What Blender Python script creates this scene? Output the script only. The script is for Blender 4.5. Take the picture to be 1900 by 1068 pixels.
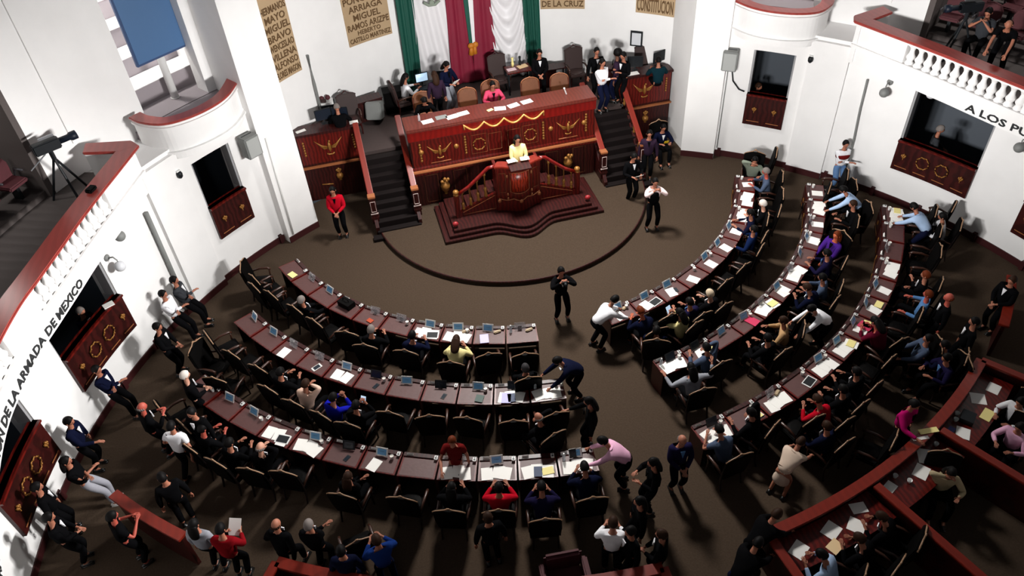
import bpy, bmesh, math, random
from mathutils import Vector, Matrix
random.seed(7)
for o in list(bpy.data.objects): bpy.data.objects.remove(o)
S = bpy.context.scene
COL = S.collection
rad, sin, cos, pi = math.radians, math.sin, math.cos, math.pi

# ------------------------------------------------------------------ camera
cam_d = bpy.data.cameras.new('camera'); cam = bpy.data.objects.new('camera', cam_d); COL.objects.link(cam)
cam_d.sensor_width = 36.0; cam_d.lens = 1424.6/1900*36.0; cam_d.clip_end = 200; cam_d.clip_start = .1
RT = Vector((0.9651714, -0.25608753, -0.05351016)); UP = Vector((0.21007698, 0.63673722, 0.74191198)); FW = Vector((0.1559225, 0.72731347, -0.66835865))
M = Matrix((RT, UP, -FW)).transposed().to_4x4(); M.translation = (-4.304, -19.8385, 14.0)
cam.matrix_world = M
S.camera = cam
# ------------------------------------------------------------------ view
S.view_settings.view_transform = 'Standard'; S.view_settings.look = 'None'
S.view_settings.gamma = 1.0; S.view_settings.exposure = 0.0; S.view_settings.use_curve_mapping = False
# ------------------------------------------------------------------ world: dim bluish fill, added evenly over the open-topped hall
W = bpy.data.worlds.new('world'); S.world = W; W.use_nodes = True
W.node_tree.nodes['Background'].inputs[0].default_value = (.86, .93, 1.0, 1)
W.node_tree.nodes['Background'].inputs[1].default_value = 0.05
# ------------------------------------------------------------------ lights
def area(name, loc, to, size, power, color=(1, .97, .93), spread=180):
    d = bpy.data.lights.new(name, 'AREA'); d.shape = 'DISK'; d.size = size; d.energy = power; d.color = color; d.spread = rad(spread)
    o = bpy.data.objects.new(name, d); COL.objects.link(o); o.location = loc
    o.rotation_euler = (Vector(to)-Vector(loc)).to_track_quat('-Z', 'Y').to_euler(); return o
def spot(name, loc, to, power, angle=60, blend=.6, color=(1, .98, .96), size=.4):
    d = bpy.data.lights.new(name, 'SPOT'); d.energy = power; d.color = color; d.spot_size = rad(angle); d.spot_blend = blend; d.shadow_soft_size = size
    o = bpy.data.objects.new(name, d); COL.objects.link(o); o.location = loc
    o.rotation_euler = (Vector(to)-Vector(loc)).to_track_quat('-Z', 'Y').to_euler(); return o
spot('main_spot', (0.3, -1.6, 12.0), (-0.2, -5.6, 0), 11500, 100, 1.0, (1, .97, .93), 1.0)  # main light from high on the dais side, no fixture modelled
# added unseen spots in mid-air, each brightening a stretch of wall across the hall
for a, tz, pw, an in ((-38, 4.6, 4300, 56), (-57, 4.4, 4500, 52), (-75, 3.8, 7000, 50), (-94, 3.8, 7600, 50), (38, 4.4, 4500, 56), (57, 4.3, 4300, 52), (76, 4.2, 4600, 48), (-13, 4.8, 6600, 50), (13, 4.8, 6800, 50)):
    r = rad(a); far = 12.2 if abs(a) > 30 else 14.5
    spot('wall_fill_spot', (-3*sin(r), -10.47-3*cos(r), 7.8), (far*sin(r), -10.47+far*cos(r), tz), pw, an, 1.0)
# added unseen lamps that brighten the upper niches and galleries
for s in (-1, 1):
    for R, a, z, pw in ((15.2, 39.7, 9.0, 150), (15.0, 62, 8.2, 45), (15.0, 76, 8.2, 45)):
        area('gallery_fill', (s*R*sin(rad(a)), -10.47+R*cos(rad(a)), z), (s*R*sin(rad(a)), -10.47+R*cos(rad(a)), 0), .5, pw)

# ------------------------------------------------------------------ materials
def lin(c):
    return tuple(((v/255)/12.92 if v/255 <= .04045 else ((v/255+.055)/1.055)**2.4) for v in c)+(1,)
_m = {}
def mat(name, rgb, rough=.6, metal=0, noise=0, scale=6, bump=0, spec=.5, emit=0, alpha=1, trans=0, coat=0, wave=None):
    if name in _m: return _m[name]
    m = bpy.data.materials.new(name); m.use_nodes = True; nt = m.node_tree; b = nt.nodes['Principled BSDF']
    c = lin(rgb); b.inputs['Base Color'].default_value = c; b.inputs['Roughness'].default_value = rough
    b.inputs['Metallic'].default_value = metal; b.inputs['Specular IOR Level'].default_value = spec
    b.inputs['Transmission Weight'].default_value = trans; b.inputs['Coat Weight'].default_value = coat
    if emit: b.inputs['Emission Color'].default_value = c; b.inputs['Emission Strength'].default_value = emit
    if alpha < 1: b.inputs['Alpha'].default_value = alpha
    if noise or bump or wave:
        tc = nt.nodes.new('ShaderNodeTexCoord')
        if wave:
            n = nt.nodes.new('ShaderNodeTexWave'); n.inputs['Scale'].default_value = scale; n.inputs['Distortion'].default_value = wave; n.inputs['Detail'].default_value = 3
        else:
            n = nt.nodes.new('ShaderNodeTexNoise'); n.inputs['Scale'].default_value = scale; n.inputs['Detail'].default_value = 4
        nt.links.new(tc.outputs['Object'], n.inputs['Vector'])
        if noise:
            r = nt.nodes.new('ShaderNodeValToRGB')
            r.color_ramp.elements[0].color = tuple(v*(1-noise) for v in c[:3])+(1,); r.color_ramp.elements[1].color = tuple(min(1, v*(1+noise)) for v in c[:3])+(1,)
            r.color_ramp.elements[0].position = .3; r.color_ramp.elements[1].position = .7
            nt.links.new(n.outputs['Fac'], r.inputs['Fac']); nt.links.new(r.outputs['Color'], b.inputs['Base Color'])
        if bump:
            u = nt.nodes.new('ShaderNodeBump'); u.inputs['Strength'].default_value = bump; u.inputs['Distance'].default_value = .02
            nt.links.new(n.outputs['Fac'], u.inputs['Height']); nt.links.new(u.outputs['Normal'], b.inputs['Normal'])
    _m[name] = m; return m
WALL = mat('plaster', (240, 239, 238), .8, noise=.03, scale=1.2, bump=.1, spec=.2)
CARPET = mat('carpet', (68, 56, 46), .95, noise=.12, scale=25, bump=.3, spec=.05)
WOOD = mat('mahogany', (84, 15, 9), .34, noise=.3, scale=3, wave=6, spec=.5)
WOODD = mat('dark_mahogany', (48, 11, 9), .4, noise=.3, scale=3, wave=6, spec=.4)
RAIL = mat('red_rail_wood_glare', (158, 66, 60), .3, noise=.05, scale=2, wave=4)  # red wood of the balcony rails, lightened to carry their glare
RAILR = mat('rail_wood', (116, 30, 16), .35, noise=.06, scale=2, wave=4)
SKIRT = mat('skirting_wood', (56, 16, 18), .5)
GOLD = mat('gold', (148, 100, 44), .45, metal=.4)
GILT = mat('gilt_line', (160, 98, 60), .45, metal=.2)
LEATH = mat('desk_leather', (82, 50, 48), .5, noise=.08, scale=12, bump=.1)
BLACKL = mat('black_leather', (8, 7, 7), .6, spec=.06)
BROWNL = mat('brown_leather', (104, 60, 34), .5, noise=.15, scale=5)
MAROONL = mat('maroon_fabric', (74, 22, 30), .7, noise=.15)
PAPER = mat('paper', (245, 243, 238), .7)
CREAM = mat('cream_card', (240, 226, 150), .7)
ORANGE = mat('orange_card', (172, 62, 22), .7)
MAGCARD = mat('magenta_card', (196, 40, 84), .7)
LAVP = mat('lavender_paper', (190, 186, 230), .7)
WPLAST = mat('white_plastic', (226, 226, 224), .5)
SCREEN = mat('lit_screen', (84, 126, 160), .2, emit=.18)
SCREENW = mat('bright_screen', (190, 220, 245), .2, emit=.8)
SCREEND = mat('dark_screen', (30, 38, 48), .2)
BLUEP = mat('blue_panel', (70, 108, 152), .45)
BLUEF = mat('blue_panel_frame', (44, 70, 112), .5)
DPLAST = mat('dark_plastic', (18, 22, 26), .5, spec=.3)
BLUEPL = mat('blue_black_plastic', (14, 24, 38), .5, spec=.3)
GPLAST = mat('grey_plastic', (122, 124, 122), .6)
ACRYL = mat('acrylic', (215, 215, 220), .08, alpha=.28)
GREEN = mat('green_cloth', (0, 74, 60), .7, noise=.08, scale=2)
CRIMS = mat('crimson_cloth', (124, 12, 44), .7, noise=.06, scale=2)
SATIN = mat('white_satin', (226, 224, 226), .45)
PARCH = mat('parchment', (178, 152, 118), .8, noise=.06, scale=2)
INK = mat('brown_ink', (92, 66, 36), .8)
BLKINK = mat('black_lettering', (26, 28, 30), .7)
NICHE = mat('gallery_carpet', (88, 80, 78), .9); NICHE2 = mat('niche_shaded_grey', (150, 142, 146), .9)  # niche grey has the shade of the risers in its colour
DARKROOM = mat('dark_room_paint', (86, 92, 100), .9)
GLASSB = mat('globe_glass', (212, 214, 218), .3)
STEEL = mat('steel', (150, 152, 156), .35, metal=.8)
JAMB = mat('grey_jamb', (150, 150, 152), .6)

# ------------------------------------------------------------------ mesh helpers
class MB:
    def __init__(s): s.v = []; s.f = []; s.mi = []; s.m = 0
    def add(s, vs, fs):
        b = len(s.v); s.v += [tuple(v) for v in vs]; s.f += [tuple(b+i for i in f) for f in fs]; s.mi += [s.m]*len(fs); return s
    def box(s, x0, x1, y0, y1, z0, z1, T=None):
        vs = [Vector((x, y, z)) for z in (z0, z1) for x, y in ((x0, y0), (x1, y0), (x1, y1), (x0, y1))]
        if T: vs = [T @ v for v in vs]
        return s.add(vs, [(3, 2, 1, 0), (4, 5, 6, 7), (0, 1, 5, 4), (1, 2, 6, 5), (2, 3, 7, 6), (3, 0, 4, 7)])
    def prism(s, pts, z0, z1, T=None):     # polygon in xy, counter-clockwise
        n = len(pts); vs = [Vector((x, y, z0)) for x, y in pts]+[Vector((x, y, z1)) for x, y in pts]
        if T: vs = [T @ v for v in vs]
        return s.add(vs, [tuple(range(n-1, -1, -1)), tuple(range(n, 2*n))]+[(i, (i+1) % n, n+(i+1) % n, n+i) for i in range(n)])
    def tube(s, pts, r, n=8, closed=False, caps=True):
        pts = [Vector(p) for p in pts]; rs = r if isinstance(r, (list, tuple)) else [r]*len(pts); rings = []; k = len(pts)
        for i, p in enumerate(pts):
            a = pts[(i-1) % k] if (closed or i) else p; b = pts[(i+1) % k] if (closed or i < k-1) else p
            t = (b-a).normalized() if (b-a).length else Vector((0, 0, 1))
            u = t.cross(Vector((0, 0, 1))); u = u.normalized() if u.length > .05 else Vector((1, 0, 0)); w = t.cross(u)
            rings.append([p+(u*cos(2*pi*j/n)+w*sin(2*pi*j/n))*rs[i] for j in range(n)])
        vs = [v for q in rings for v in q]; m = k if closed else k-1
        fs = [(i*n+j, i*n+(j+1) % n, ((i+1) % k)*n+(j+1) % n, ((i+1) % k)*n+j) for i in range(m) for j in range(n)]
        if caps and not closed: fs += [tuple(range(n-1, -1, -1)), tuple((k-1)*n+j for j in range(n))]
        return s.add(vs, fs)
    def lathe(s, prof, c=(0, 0, 0), n=12, T=None):      # [(r, z)...]
        vs = [Vector((c[0]+r*cos(2*pi*j/n), c[1]+r*sin(2*pi*j/n), c[2]+z)) for r, z in prof for j in range(n)]
        if T: vs = [T @ v for v in vs]
        k = len(prof)
        fs = [(i*n+j, i*n+(j+1) % n, (i+1)*n+(j+1) % n, (i+1)*n+j) for i in range(k-1) for j in range(n)]
        fs += [tuple(range(n-1, -1, -1)), tuple((k-1)*n+j for j in range(n))]
        return s.add(vs, fs)
    def ball(s, c, r, n=10, m=7, T=None):
        rx, ry, rz = r if isinstance(r, (tuple, list)) else (r, r, r)
        vs = [Vector((c[0]+rx*sin(pi*i/m)*cos(2*pi*j/n), c[1]+ry*sin(pi*i/m)*sin(2*pi*j/n), c[2]+rz*cos(pi*i/m))) for i in range(m+1) for j in range(n)]
        if T: vs = [T @ v for v in vs]
        return s.add(vs, [(i*n+j, (i+1)*n+j, (i+1)*n+(j+1) % n, i*n+(j+1) % n) for i in range(m) for j in range(n)])
    def strip(s, A, B, th):           # wall between two polylines A (lower) and B (upper), thickened outward in xy by th (function or value)
        pass
    def build(s, name, mats, parent=None, bevel=0, smooth=False, loc=None, rz=0):
        me = bpy.data.meshes.new(name); me.from_pydata(s.v, [], s.f)
        for m in (mats if isinstance(mats, (list, tuple)) else [mats]): me.materials.append(m)
        me.polygons.foreach_set('material_index', s.mi)
        bm = bmesh.new(); bm.from_mesh(me); bmesh.ops.recalc_face_normals(bm, faces=bm.faces)
        if bevel: bmesh.ops.bevel(bm, geom=[e for e in bm.edges if len(e.link_faces) == 2 and e.calc_face_angle() > .6], offset=bevel, segments=2, affect='EDGES', clamp_overlap=True)
        bm.to_mesh(me); bm.free()
        if smooth: me.polygons.foreach_set('use_smooth', [True]*len(me.polygons))
        o = bpy.data.objects.new(name, me); COL.objects.link(o)
        if parent is not None: o.parent = parent
        if loc is not None: o.location = loc
        o.rotation_euler.z = rz
        return o
def tag(o, label=None, cat=None, group=None, kind=None):
    if label: o['label'] = label
    if cat: o['category'] = cat
    if group: o['group'] = group
    if kind: o['kind'] = kind
    return o
def thing(name, label, cat, loc=(0, 0, 0), rz=0, group=None):
    o = bpy.data.objects.new(name, None); COL.objects.link(o); o.location = loc; o.rotation_euler.z = rz
    o.empty_display_size = .2
    return tag(o, label, cat, group)
def copy_tree(o, parent=None):
    c = o.copy(); COL.objects.link(c)
    if parent is not None: c.parent = parent
    for ch in [q for q in o.children]: copy_tree(ch, c)
    return c
def dup(o, loc, rz, label=None, group=None):
    c = copy_tree(o); c.location = loc; c.rotation_euler.z = rz
    if label: c['label'] = label
    if group: c['group'] = group
    return c
def struct(mb, name, m, **k): return tag(mb.build(name, m, **k), kind='structure')

# hall geometry: wall circle centred (0, HY) radius HR; desk rows centred (0, 0)
HY, HR = -10.47, 12.3
def hp(a, R, z=None):            # point at hall angle a (deg, 0 = towards the dais, + = right)
    x, y = R*sin(rad(a)), HY+R*cos(rad(a)); return (x, y) if z is None else (x, y, z)
def arcbox(mb, a0, a1, R0, R1, z0, z1, c=(0, HY), step=1.5, sgn=1):
    n = max(1, int(abs(a1-a0)/step)); A = [rad(a0+(a1-a0)*i/n) for i in range(n+1)]
    inner = [(c[0]+R0*sin(a), c[1]+sgn*R0*cos(a)) for a in A]; outer = [(c[0]+R1*sin(a), c[1]+sgn*R1*cos(a)) for a in A]
    vs = []
    for (x, y), (X, Y) in zip(inner, outer): vs += [(x, y, z0), (X, Y, z0), (X, Y, z1), (x, y, z1)]
    fs = [(0, 1, 2, 3), tuple(n*4+i for i in (3, 2, 1, 0))]
    for i in range(n):
        for j in range(4): fs.append((i*4+j, i*4+(j+1) % 4, i*4+4+(j+1) % 4, i*4+4+j))
    mb.add(vs, fs)
# ---- body poses (local frame: facing +y, x to the figure's left-hand side of the picture when seen from behind) ----
POSES = {
 # pelvis z, pelvis y, lean deg, head pitch deg, hand L (x<0), hand R (x>0), foot L, foot R
 'stand':   (.93, 0, 0, 5, (-.27,.04,.80), (.27,.04,.80), (-.10,.03), (.10,.03)),
 'clasp':   (.93, 0, 0, 8, (-.05,.27,1.02), (.05,.27,1.0), (-.10,.03), (.10,.03)),
 'cross':   (.93, 0, -2, 5, (.12,.24,1.20), (-.12,.26,1.16), (-.12,.03), (.12,.03)),
 'phone':   (.93, 0, 0, 5, (-.07,.30,1.52), (.08,.30,1.52), (-.14,.03), (.14,.03)),
 'walk':    (.90, 0, 5, 8, (-.27,.20,.88), (.27,-.14,.84), (-.09,-.22), (.09,.28)),
 'read':    (.93, 0, 2, 28, (-.13,.32,1.10), (.13,.32,1.10), (-.10,.03), (.10,.03)),
 'one':     (.93, 0, 3, 12, (-.27,.03,.82), (.20,.46,1.12), (-.11,.03), (.11,.03)),
 'ear':     (.93, 0, 0, 6, (-.24,.10,.85), (.13,.08,1.56), (-.11,.03), (.11,.03)),
 'bend':    (.90,-.22, 48, 20, (-.20,.52,.83), (.20,.55,.83), (-.14,-.22), (.14,-.18)),
 'leanwall':(.90, .02,-9, 8, (.10,.20,1.12), (-.10,.22,1.08), (-.10,.26), (.10,.30)),
 'hands':   (.93, 0, 2, 10, (-.12,.30,1.20), (.12,.30,1.24), (-.12,.03), (.12,.03)),
 'sit':     (.52, 0, 8, 12, (-.16,.40,.80), (.16,.40,.80), (-.13,.48), (.13,.50)),
 'write':   (.52, .04, 24, 34, (-.14,.50,.82), (.15,.48,.82), (-.13,.48), (.13,.50)),
 'back':    (.52, 0,-10, 6, (-.14,.36,.64), (.14,.36,.64), (-.14,.48), (.14,.52)),
 'arms':    (.52, 0,-4, 6, (-.31,.28,.74), (.31,.28,.74), (-.14,.48), (.14,.52)),
 'phonesit':(.52, 0, 6, 22, (-.07,.34,1.02), (.08,.34,1.02), (-.12,.46), (.12,.48)),
 'spread':  (.52, .05, 16, 20, (-.46,.46,.86), (.52,.34,1.06), (-.14,.46), (.14,.48)),
 'chin':    (.52, 0, 12, 14, (-.20,.40,.82), (.06,.22,1.14), (-.13,.48), (.13,.50)),
 'crosssit':(.52, 0, 0, 8, (.12,.24,.86), (-.12,.26,.83), (-.13,.48), (.13,.50)),
}
def head_of(pose, s=1.0):
    pz, py, lean, pitch = POSES[pose][:4]
    a = math.radians(lean)
    ny, nz = py + .50*math.sin(a), pz + .50*math.cos(a)
    b = math.radians(lean*.45 + pitch*.4)
    return (ny + .20*math.sin(b) + .015)*s, (nz + .20*math.cos(b))*s
PEOPLE = [
(-2.49, 2.88, 1.7, -80, 'sit', 'shirt', 'white', 'black', 'black', 'long', 'm', 'person in a white shirt typing at the screen on the left of the dais', 1.0),
(-1.58, 1.84, 1.7, 10, 'stand', 'suit', 'plum', 'black', 'brown', 'long', 'm', 'person in a long plum jacket standing before the green and white drape', 1.0),
(-1.14, 2.47, 1.7, -150, 'read', 'suit', 'navy', 'grey', 'black', 'long', 'm', 'person in dark navy top and grey trousers holding a white page on the dais', 1.0),
(-2.06, 1.63, 1.7, 180, 'write', 'suit', 'black', 'black', 'black', 'long', 'm', 'person in black seated at the left end of the high red desk', 1.0),
(0.1, 1.53, 1.7, 180, 'sit', 'suit', 'pinkred', 'black', 'black', 'short', 'm', 'person in a pink jacket seated at the middle of the high red desk', 1.0),
(1.83, 2.17, 1.7, 170, 'clasp', 'suit', 'black', 'black', 'black', 'short', 'm', 'person in a black suit standing by the right green drape', 1.0),
(3.53, 1.62, 1.7, 180, 'stand', 'suit', 'black', 'black', 'black', 'short', 'm', 'person in a black suit standing against the white wall of the dais', 1.0),
(3.43, 0.8, 1.7, 200, 'cross', 'shirt', 'white', 'navy', 'black', 'long', 'm', 'person in a white blouse with long dark hair on the right of the dais', 1.0),
(4.08, 1.22, 1.7, 60, 'stand', 'suit', 'plum', 'navy', 'black', 'afro', 'd', 'person in a long dark coat seen from behind on the right of the dais', 1.0),
(4.23, 1.04, 1.7, 120, 'hands', 'suit', 'black', 'black', 'black', 'short', 'm', 'person in a dark jacket half hidden behind the long dark coat', 1.0),
(5.4, 1.0, 1.7, -10, 'sit', 'suit', 'teal', 'black', 'black', 'short', 'm', 'person in dark teal seated behind the monitors of the right wing', 1.0),
(-4.65, 1.42, 1.7, 0, 'write', 'suit', 'black', 'black', 'grey', 'short', 'm', 'person in black bent down behind the screens of the left wing', 1.0),
(0.08, -1.5, 1.05, 180, 'clasp', 'shirt', 'cream', 'black', 'black', 'long', 'm', 'person in a pale yellow top speaking at the carved pulpit', 1.0),
(-5.25, -0.69, 0, 172, 'clasp', 'suit', 'red', 'black', 'black', 'long', 'm', 'person in a red jacket standing below the left wing of the dais', 1.0),
(3.45, -1.86, 0, 185, 'read', 'suit', 'black', 'black', 'black', 'short', 'm', 'person in black holding white pages at the foot of the right stairs', 1.0),
(5.23, 0.05, 0, 175, 'sit', 'suit', 'navy', 'black', 'black', 'short', 'm', 'person in navy seated in the corner holding something yellow', 1.0),
(4.38, -0.89, 0, 160, 'stand', 'suit', 'plum', 'black', 'black', 'short', 'm', 'person in grey plum standing beneath the right wing panel', 1.0),
(3.54, -3.33, 0, 170, 'phone', 'vest', 'shell', 'black', 'black', 'short', 'm', 'person in a black waistcoat and pale sleeves standing on the step edge', 1.0),
(-0.11, -6.14, 0, 178, 'phone', 'suit', 'black', 'black', 'black', 'short', 'm', 'person in a black suit aiming a camera in the middle of the carpet', 1.0),
(0.58, -7.37, 0, -78, 'bend', 'shirt', 'white', 'black', 'black', 'short', 'm', 'person in a white shirt and black trousers bending over the first right desk', 1.0),
(9.46, -3.38, 0, 170, 'cross', 'stripes', 'white', 'jeans', 'black', 'short', 'm', 'person in a white and maroon striped top and jeans leaning on the right wall', 1.0),
(-9.45, -3.37, 0, -100, 'leanwall', 'suit', 'darkgrey', 'black', 'black', 'short', 'm', 'person in a dark grey suit leaning on the left wall, furthest up', 1.0),
(-9.69, -3.85, 0, -110, 'leanwall', 'shirt', 'white', 'black', 'black', 'short', 'm', 'person in a white shirt leaning on the left wall beside the grey suit', 1.0),
(-9.79, -5.06, 0, -105, 'clasp', 'suit', 'black', 'black', 'black', 'short', 'm', 'person in a black suit and white collar standing below the white shirt at the wall', 1.0),
(-10.97, -6.07, 0, -110, 'leanwall', 'suit', 'navy', 'black', 'black', 'short', 'm', 'person in a navy suit leaning under the parapet with gold emblems', 1.0),
(-11.44, -7.48, 0, -100, 'one', 'suit', 'navy', 'black', 'black', 'short', 'm', 'person in an open navy jacket and blue shirt with one arm on the left wall', 1.0),
(-11.23, -8.54, 0, -90, 'leanwall', 'tee', 'black', 'lightgrey', 'black', 'long', 'm', 'person in black top and pale grey trousers perched by the lower left parapet', 1.0),
(-11.74, -9.07, 0, -80, 'stand', 'suit', 'black', 'black', 'black', 'short', 'm', 'person in black in front of the lowest left parapet', 1.0),
(-11.39, -9.87, 0, -80, 'clasp', 'suit', 'black', 'black', 'black', 'short', 'm', 'person in black nearest the lower left white wall corner', 1.0),
(-9.06, -6.9, 0, -70, 'clasp', 'suit', 'black', 'black', 'white', 'short', 'l', 'person with white hair in a black suit beside the end of the third row', 1.0),
(-9.93, -7.59, 0, -60, 'hands', 'suit', 'black', 'black', 'grey', 'bald', 'r', 'bald person in a black suit with hands together on the left floor', 1.0),
(-9.28, -8.33, 0, -20, 'walk', 'tee', 'white', 'black', 'black', 'short', 'm', 'person in a white short-sleeved shirt on the dark left floor', 1.0),
(-8.83, -8.02, 0, 150, 'stand', 'suit', 'black', 'black', 'black', 'short', 'm', 'person in black behind the white short-sleeved shirt', 1.0),
(-9.32, -9.58, 0, 20, 'stand', 'suit', 'black', 'black', 'black', 'short', 'm', 'person in black standing on the left floor near the curved rail', 1.0),
(-10.23, -10.22, 0, -60, 'hands', 'tee', 'black', 'black', 'black', 'short', 'r', 'person in a black T-shirt clapping behind the left curved rail', 1.0),
(-8.68, -10.84, 0, -25, 'stand', 'shirt', 'grey', 'black', 'black', 'long', 'm', 'person with dark hair and pale grey blouse by the left curved rail', 1.0),
(-8.22, -11.14, 0, -20, 'read', 'suit', 'darkred', 'black', 'black', 'short', 'm', 'person in a dark red jacket reading a bright white sheet', 1.0),
(-7.24, -11.32, 0, -30, 'walk', 'suit', 'black', 'black', 'brown', 'bald', 'm', 'person with thinning hair in black at the corner of the bottom rail', 1.0),
(-6.61, -11.45, 0, -20, 'cross', 'suit', 'black', 'black', 'grey', 'short', 'm', 'person in black with crossed arms near the bottom rail', 1.0),
(-6.09, -12.16, 0, -10, 'stand', 'suit', 'navy', 'navy', 'black', 'short', 'm', 'person in dark navy by the bottom edge beside the bottom rail', 1.0),
(-5.44, -12.16, 0, 10, 'hands', 'suit', 'royal', 'navy', 'brown', 'short', 'm', 'person in a blue suit and white shirt at the bottom edge', 1.0),
(-3.43, -12.27, 0, 0, 'stand', 'suit', 'black', 'black', 'brown', 'short', 'm', 'person in black standing behind the third row chairs', 1.0),
(-0.74, -8.75, 0, 95, 'bend', 'suit', 'navy', 'black', 'black', 'short', 'm', 'person in a navy suit leaning on the paper covered desk of the second row', 1.0),
(-0.74, -10.26, 0, 75, 'one', 'suit', 'black', 'black', 'black', 'long', 'm', 'person in a black suit walking up to the second row from the aisle', 1.0),
(-0.55, -11.23, 0, 65, 'bend', 'shirt', 'pink', 'black', 'black', 'short', 'm', 'person in a pink shirt bending over the last desk of the third row', 1.0),
(-3.69, -10.25, 0, 160, 'one', 'dress', 'maroon', 'maroon', 'auburn', 'short', 'm', 'person in a maroon dress with auburn hair behind the third row desks', 1.0),
(-0.08, -12.02, 0, 85, 'hands', 'suit', 'black', 'black', 'black', 'long', 'm', 'person with long black hair in black chatting in the aisle', 1.0),
(0.61, -11.67, 0, 175, 'clasp', 'suit', 'indigo', 'black', 'grey', 'bald', 'm', 'balding person in an indigo suit at the end of the right third row', 1.0),
(-0.67, -12.73, 0, 85, 'stand', 'suit', 'black', 'black', 'black', 'long', 'm', 'person with long hair and a pink scarf standing low in the aisle', 1.0),
(-1.33, -13.07, 0, -20, 'read', 'shirt', 'white', 'black', 'brown', 'short', 'm', 'person in a white shirt leaning over in the lower aisle', 1.0),
(-0.55, -13.47, 0, 60, 'clasp', 'suit', 'black', 'black', 'brown', 'short', 'm', 'person in black holding a small pale object above the bottom rail', 1.0),
(-1.05, -13.24, 0, 100, 'stand', 'suit', 'black', 'black', 'black', 'short', 'm', 'person in black between the white shirt and the bottom rail', 1.0),
(1.36, -13.66, 0, -70, 'bend', 'suit', 'black', 'black', 'brown', 'short', 'm', 'person in black bending over the wooden counter at lower right', 1.0),
(0.79, -14.12, 0, -60, 'bend', 'suit', 'black', 'navy', 'black', 'short', 'm', 'person in black crouching at the corner of the lower right rail', 1.0),
(-6.39, -4.65, 0, -53.9, 'back', 'suit', 'black', 'black', 'grey', 'short', 'm', 'grey haired person in black seated at the upper end of the left front row', 1.0),
(-4.96, -6.41, 0, -27.9, 'sit', 'suit', 'black', 'black', 'grey', 'short', 'm', 'person with grey hair in black seated in the left front row beside the orange folder', 1.0),
(-4.05, -6.9, 0, -30.4, 'sit', 'suit', 'navy', 'black', 'black', 'short', 'm', 'person in navy seated in the left front row left of the cream blouse', 1.0),
(-3.16, -7.55, 0, -22.7, 'write', 'shirt', 'cream', 'black', 'brown', 'long', 'm', 'person in a cream blouse with long brown hair seated in the left front row', 1.0),
(-1.72, -8.51, 0, -1.3, 'back', 'suit', 'black', 'black', 'darkgrey', 'short', 'm', 'person in black seated low in the last chair of the left front row', 1.0),
(-6.64, -7.68, 0, -40.9, 'chin', 'shirt', 'blush', 'black', 'brown', 'short', 'm', 'person in a pale top seated in the left second row', 1.0),
(-6.05, -8.23, 0, -46.2, 'phonesit', 'suit', 'blue', 'black', 'black', 'short', 'm', 'person in a bright blue jacket seated in the left second row', 1.0),
(-5.57, -8.62, 0, -32.9, 'phonesit', 'suit', 'black', 'black', 'black', 'short', 'm', 'person in black holding up a bright white phone in the left second row', 1.0),
(-1.77, -10.17, 0, 19.7, 'chin', 'suit', 'black', 'black', 'grey', 'bald', 'm', 'bald person in black seated between two chairs of the left second row', 1.0),
(-7.15, -7.11, 0, -45.2, 'sit', 'suit', 'black', 'black', 'black', 'short', 'm', 'person in black seated in the left second row before the white phone', 1.0),
(-7.63, -9.19, 0, -29.8, 'chin', 'suit', 'black', 'black', 'grey', 'bald', 'l', 'bald person in black seated in the left third row', 1.0),
(-5.87, -10.34, 0, -29.6, 'crosssit', 'suit', 'black', 'black', 'brown', 'long', 'm', 'person in black with a patterned scarf seated in the left third row', 1.0),
(-8.83, -8.25, 0, -47.0, 'sit', 'suit', 'black', 'black', 'black', 'short', 'r', 'person in black seated at the upper end of the left third row', 1.0),
(-8.26, -8.82, 0, -43.1, 'sit', 'suit', 'black', 'black', 'black', 'short', 'm', 'person in black seated next to the upper end of the left third row', 1.0),
(-3.97, -11.27, 0, -19.4, 'sit', 'suit', 'black', 'black', 'black', 'long', 'm', 'person in black seated beside the red coat in the left third row', 1.0),
(-3.08, -11.54, 0, -14.9, 'sit', 'suit', 'red', 'black', 'black', 'short', 'm', 'person in a bright red coat seated in the left third row', 1.0),
(-2.31, -11.97, 0, -10.9, 'write', 'suit', 'indigo', 'black', 'black', 'short', 'm', 'person in dark indigo seated in the left third row near the aisle', 1.0),
(-1.34, -11.79, 0, -6.5, 'write', 'suit', 'navy', 'black', 'black', 'short', 'm', 'person in navy with black hair bent over the last desk of the left third row', 1.0),
(1.48, -7.99, 0, 10.5, 'write', 'suit', 'navy', 'black', 'auburn', 'short', 'o', 'person in navy seated at the first desk of the right front row', 1.0),
(2.29, -8.12, 0, 25.6, 'phonesit', 'shirt', 'cream', 'black', 'black', 'long', 'm', 'person in a cream blouse holding a blue lit phone in the right front row', 1.0),
(1.52, -8.31, 0, -19.9, 'back', 'suit', 'navy', 'black', 'black', 'short', 'm', 'person in dark navy seated behind the first desk of the right front row', 1.0),
(3.24, -7.74, 0, 22.7, 'sit', 'suit', 'black', 'black', 'blond', 'short', 'l', 'person with pale hair in black seated in the right front row', 1.0),
(2.65, -7.86, 0, 18.6, 'sit', 'suit', 'indigo', 'black', 'black', 'short', 'm', 'person in indigo seated in the right front row beside the pale hair', 1.0),
(5.74, -5.08, 0, 58.3, 'sit', 'suit', 'navy', 'black', 'black', 'short', 'm', 'person in dark navy seated in the right front row below the white hood', 1.0),
(5.36, -5.68, 0, 43.3, 'arms', 'suit', 'darkblue', 'black', 'black', 'short', 'm', 'person in dark blue resting one arm in the right front row', 1.0),
(6.25, -4.82, 0, 52.4, 'sit', 'suit', 'black', 'black', 'white', 'short', 'l', 'person with a white cap of hair in the right front row', 1.0),
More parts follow.
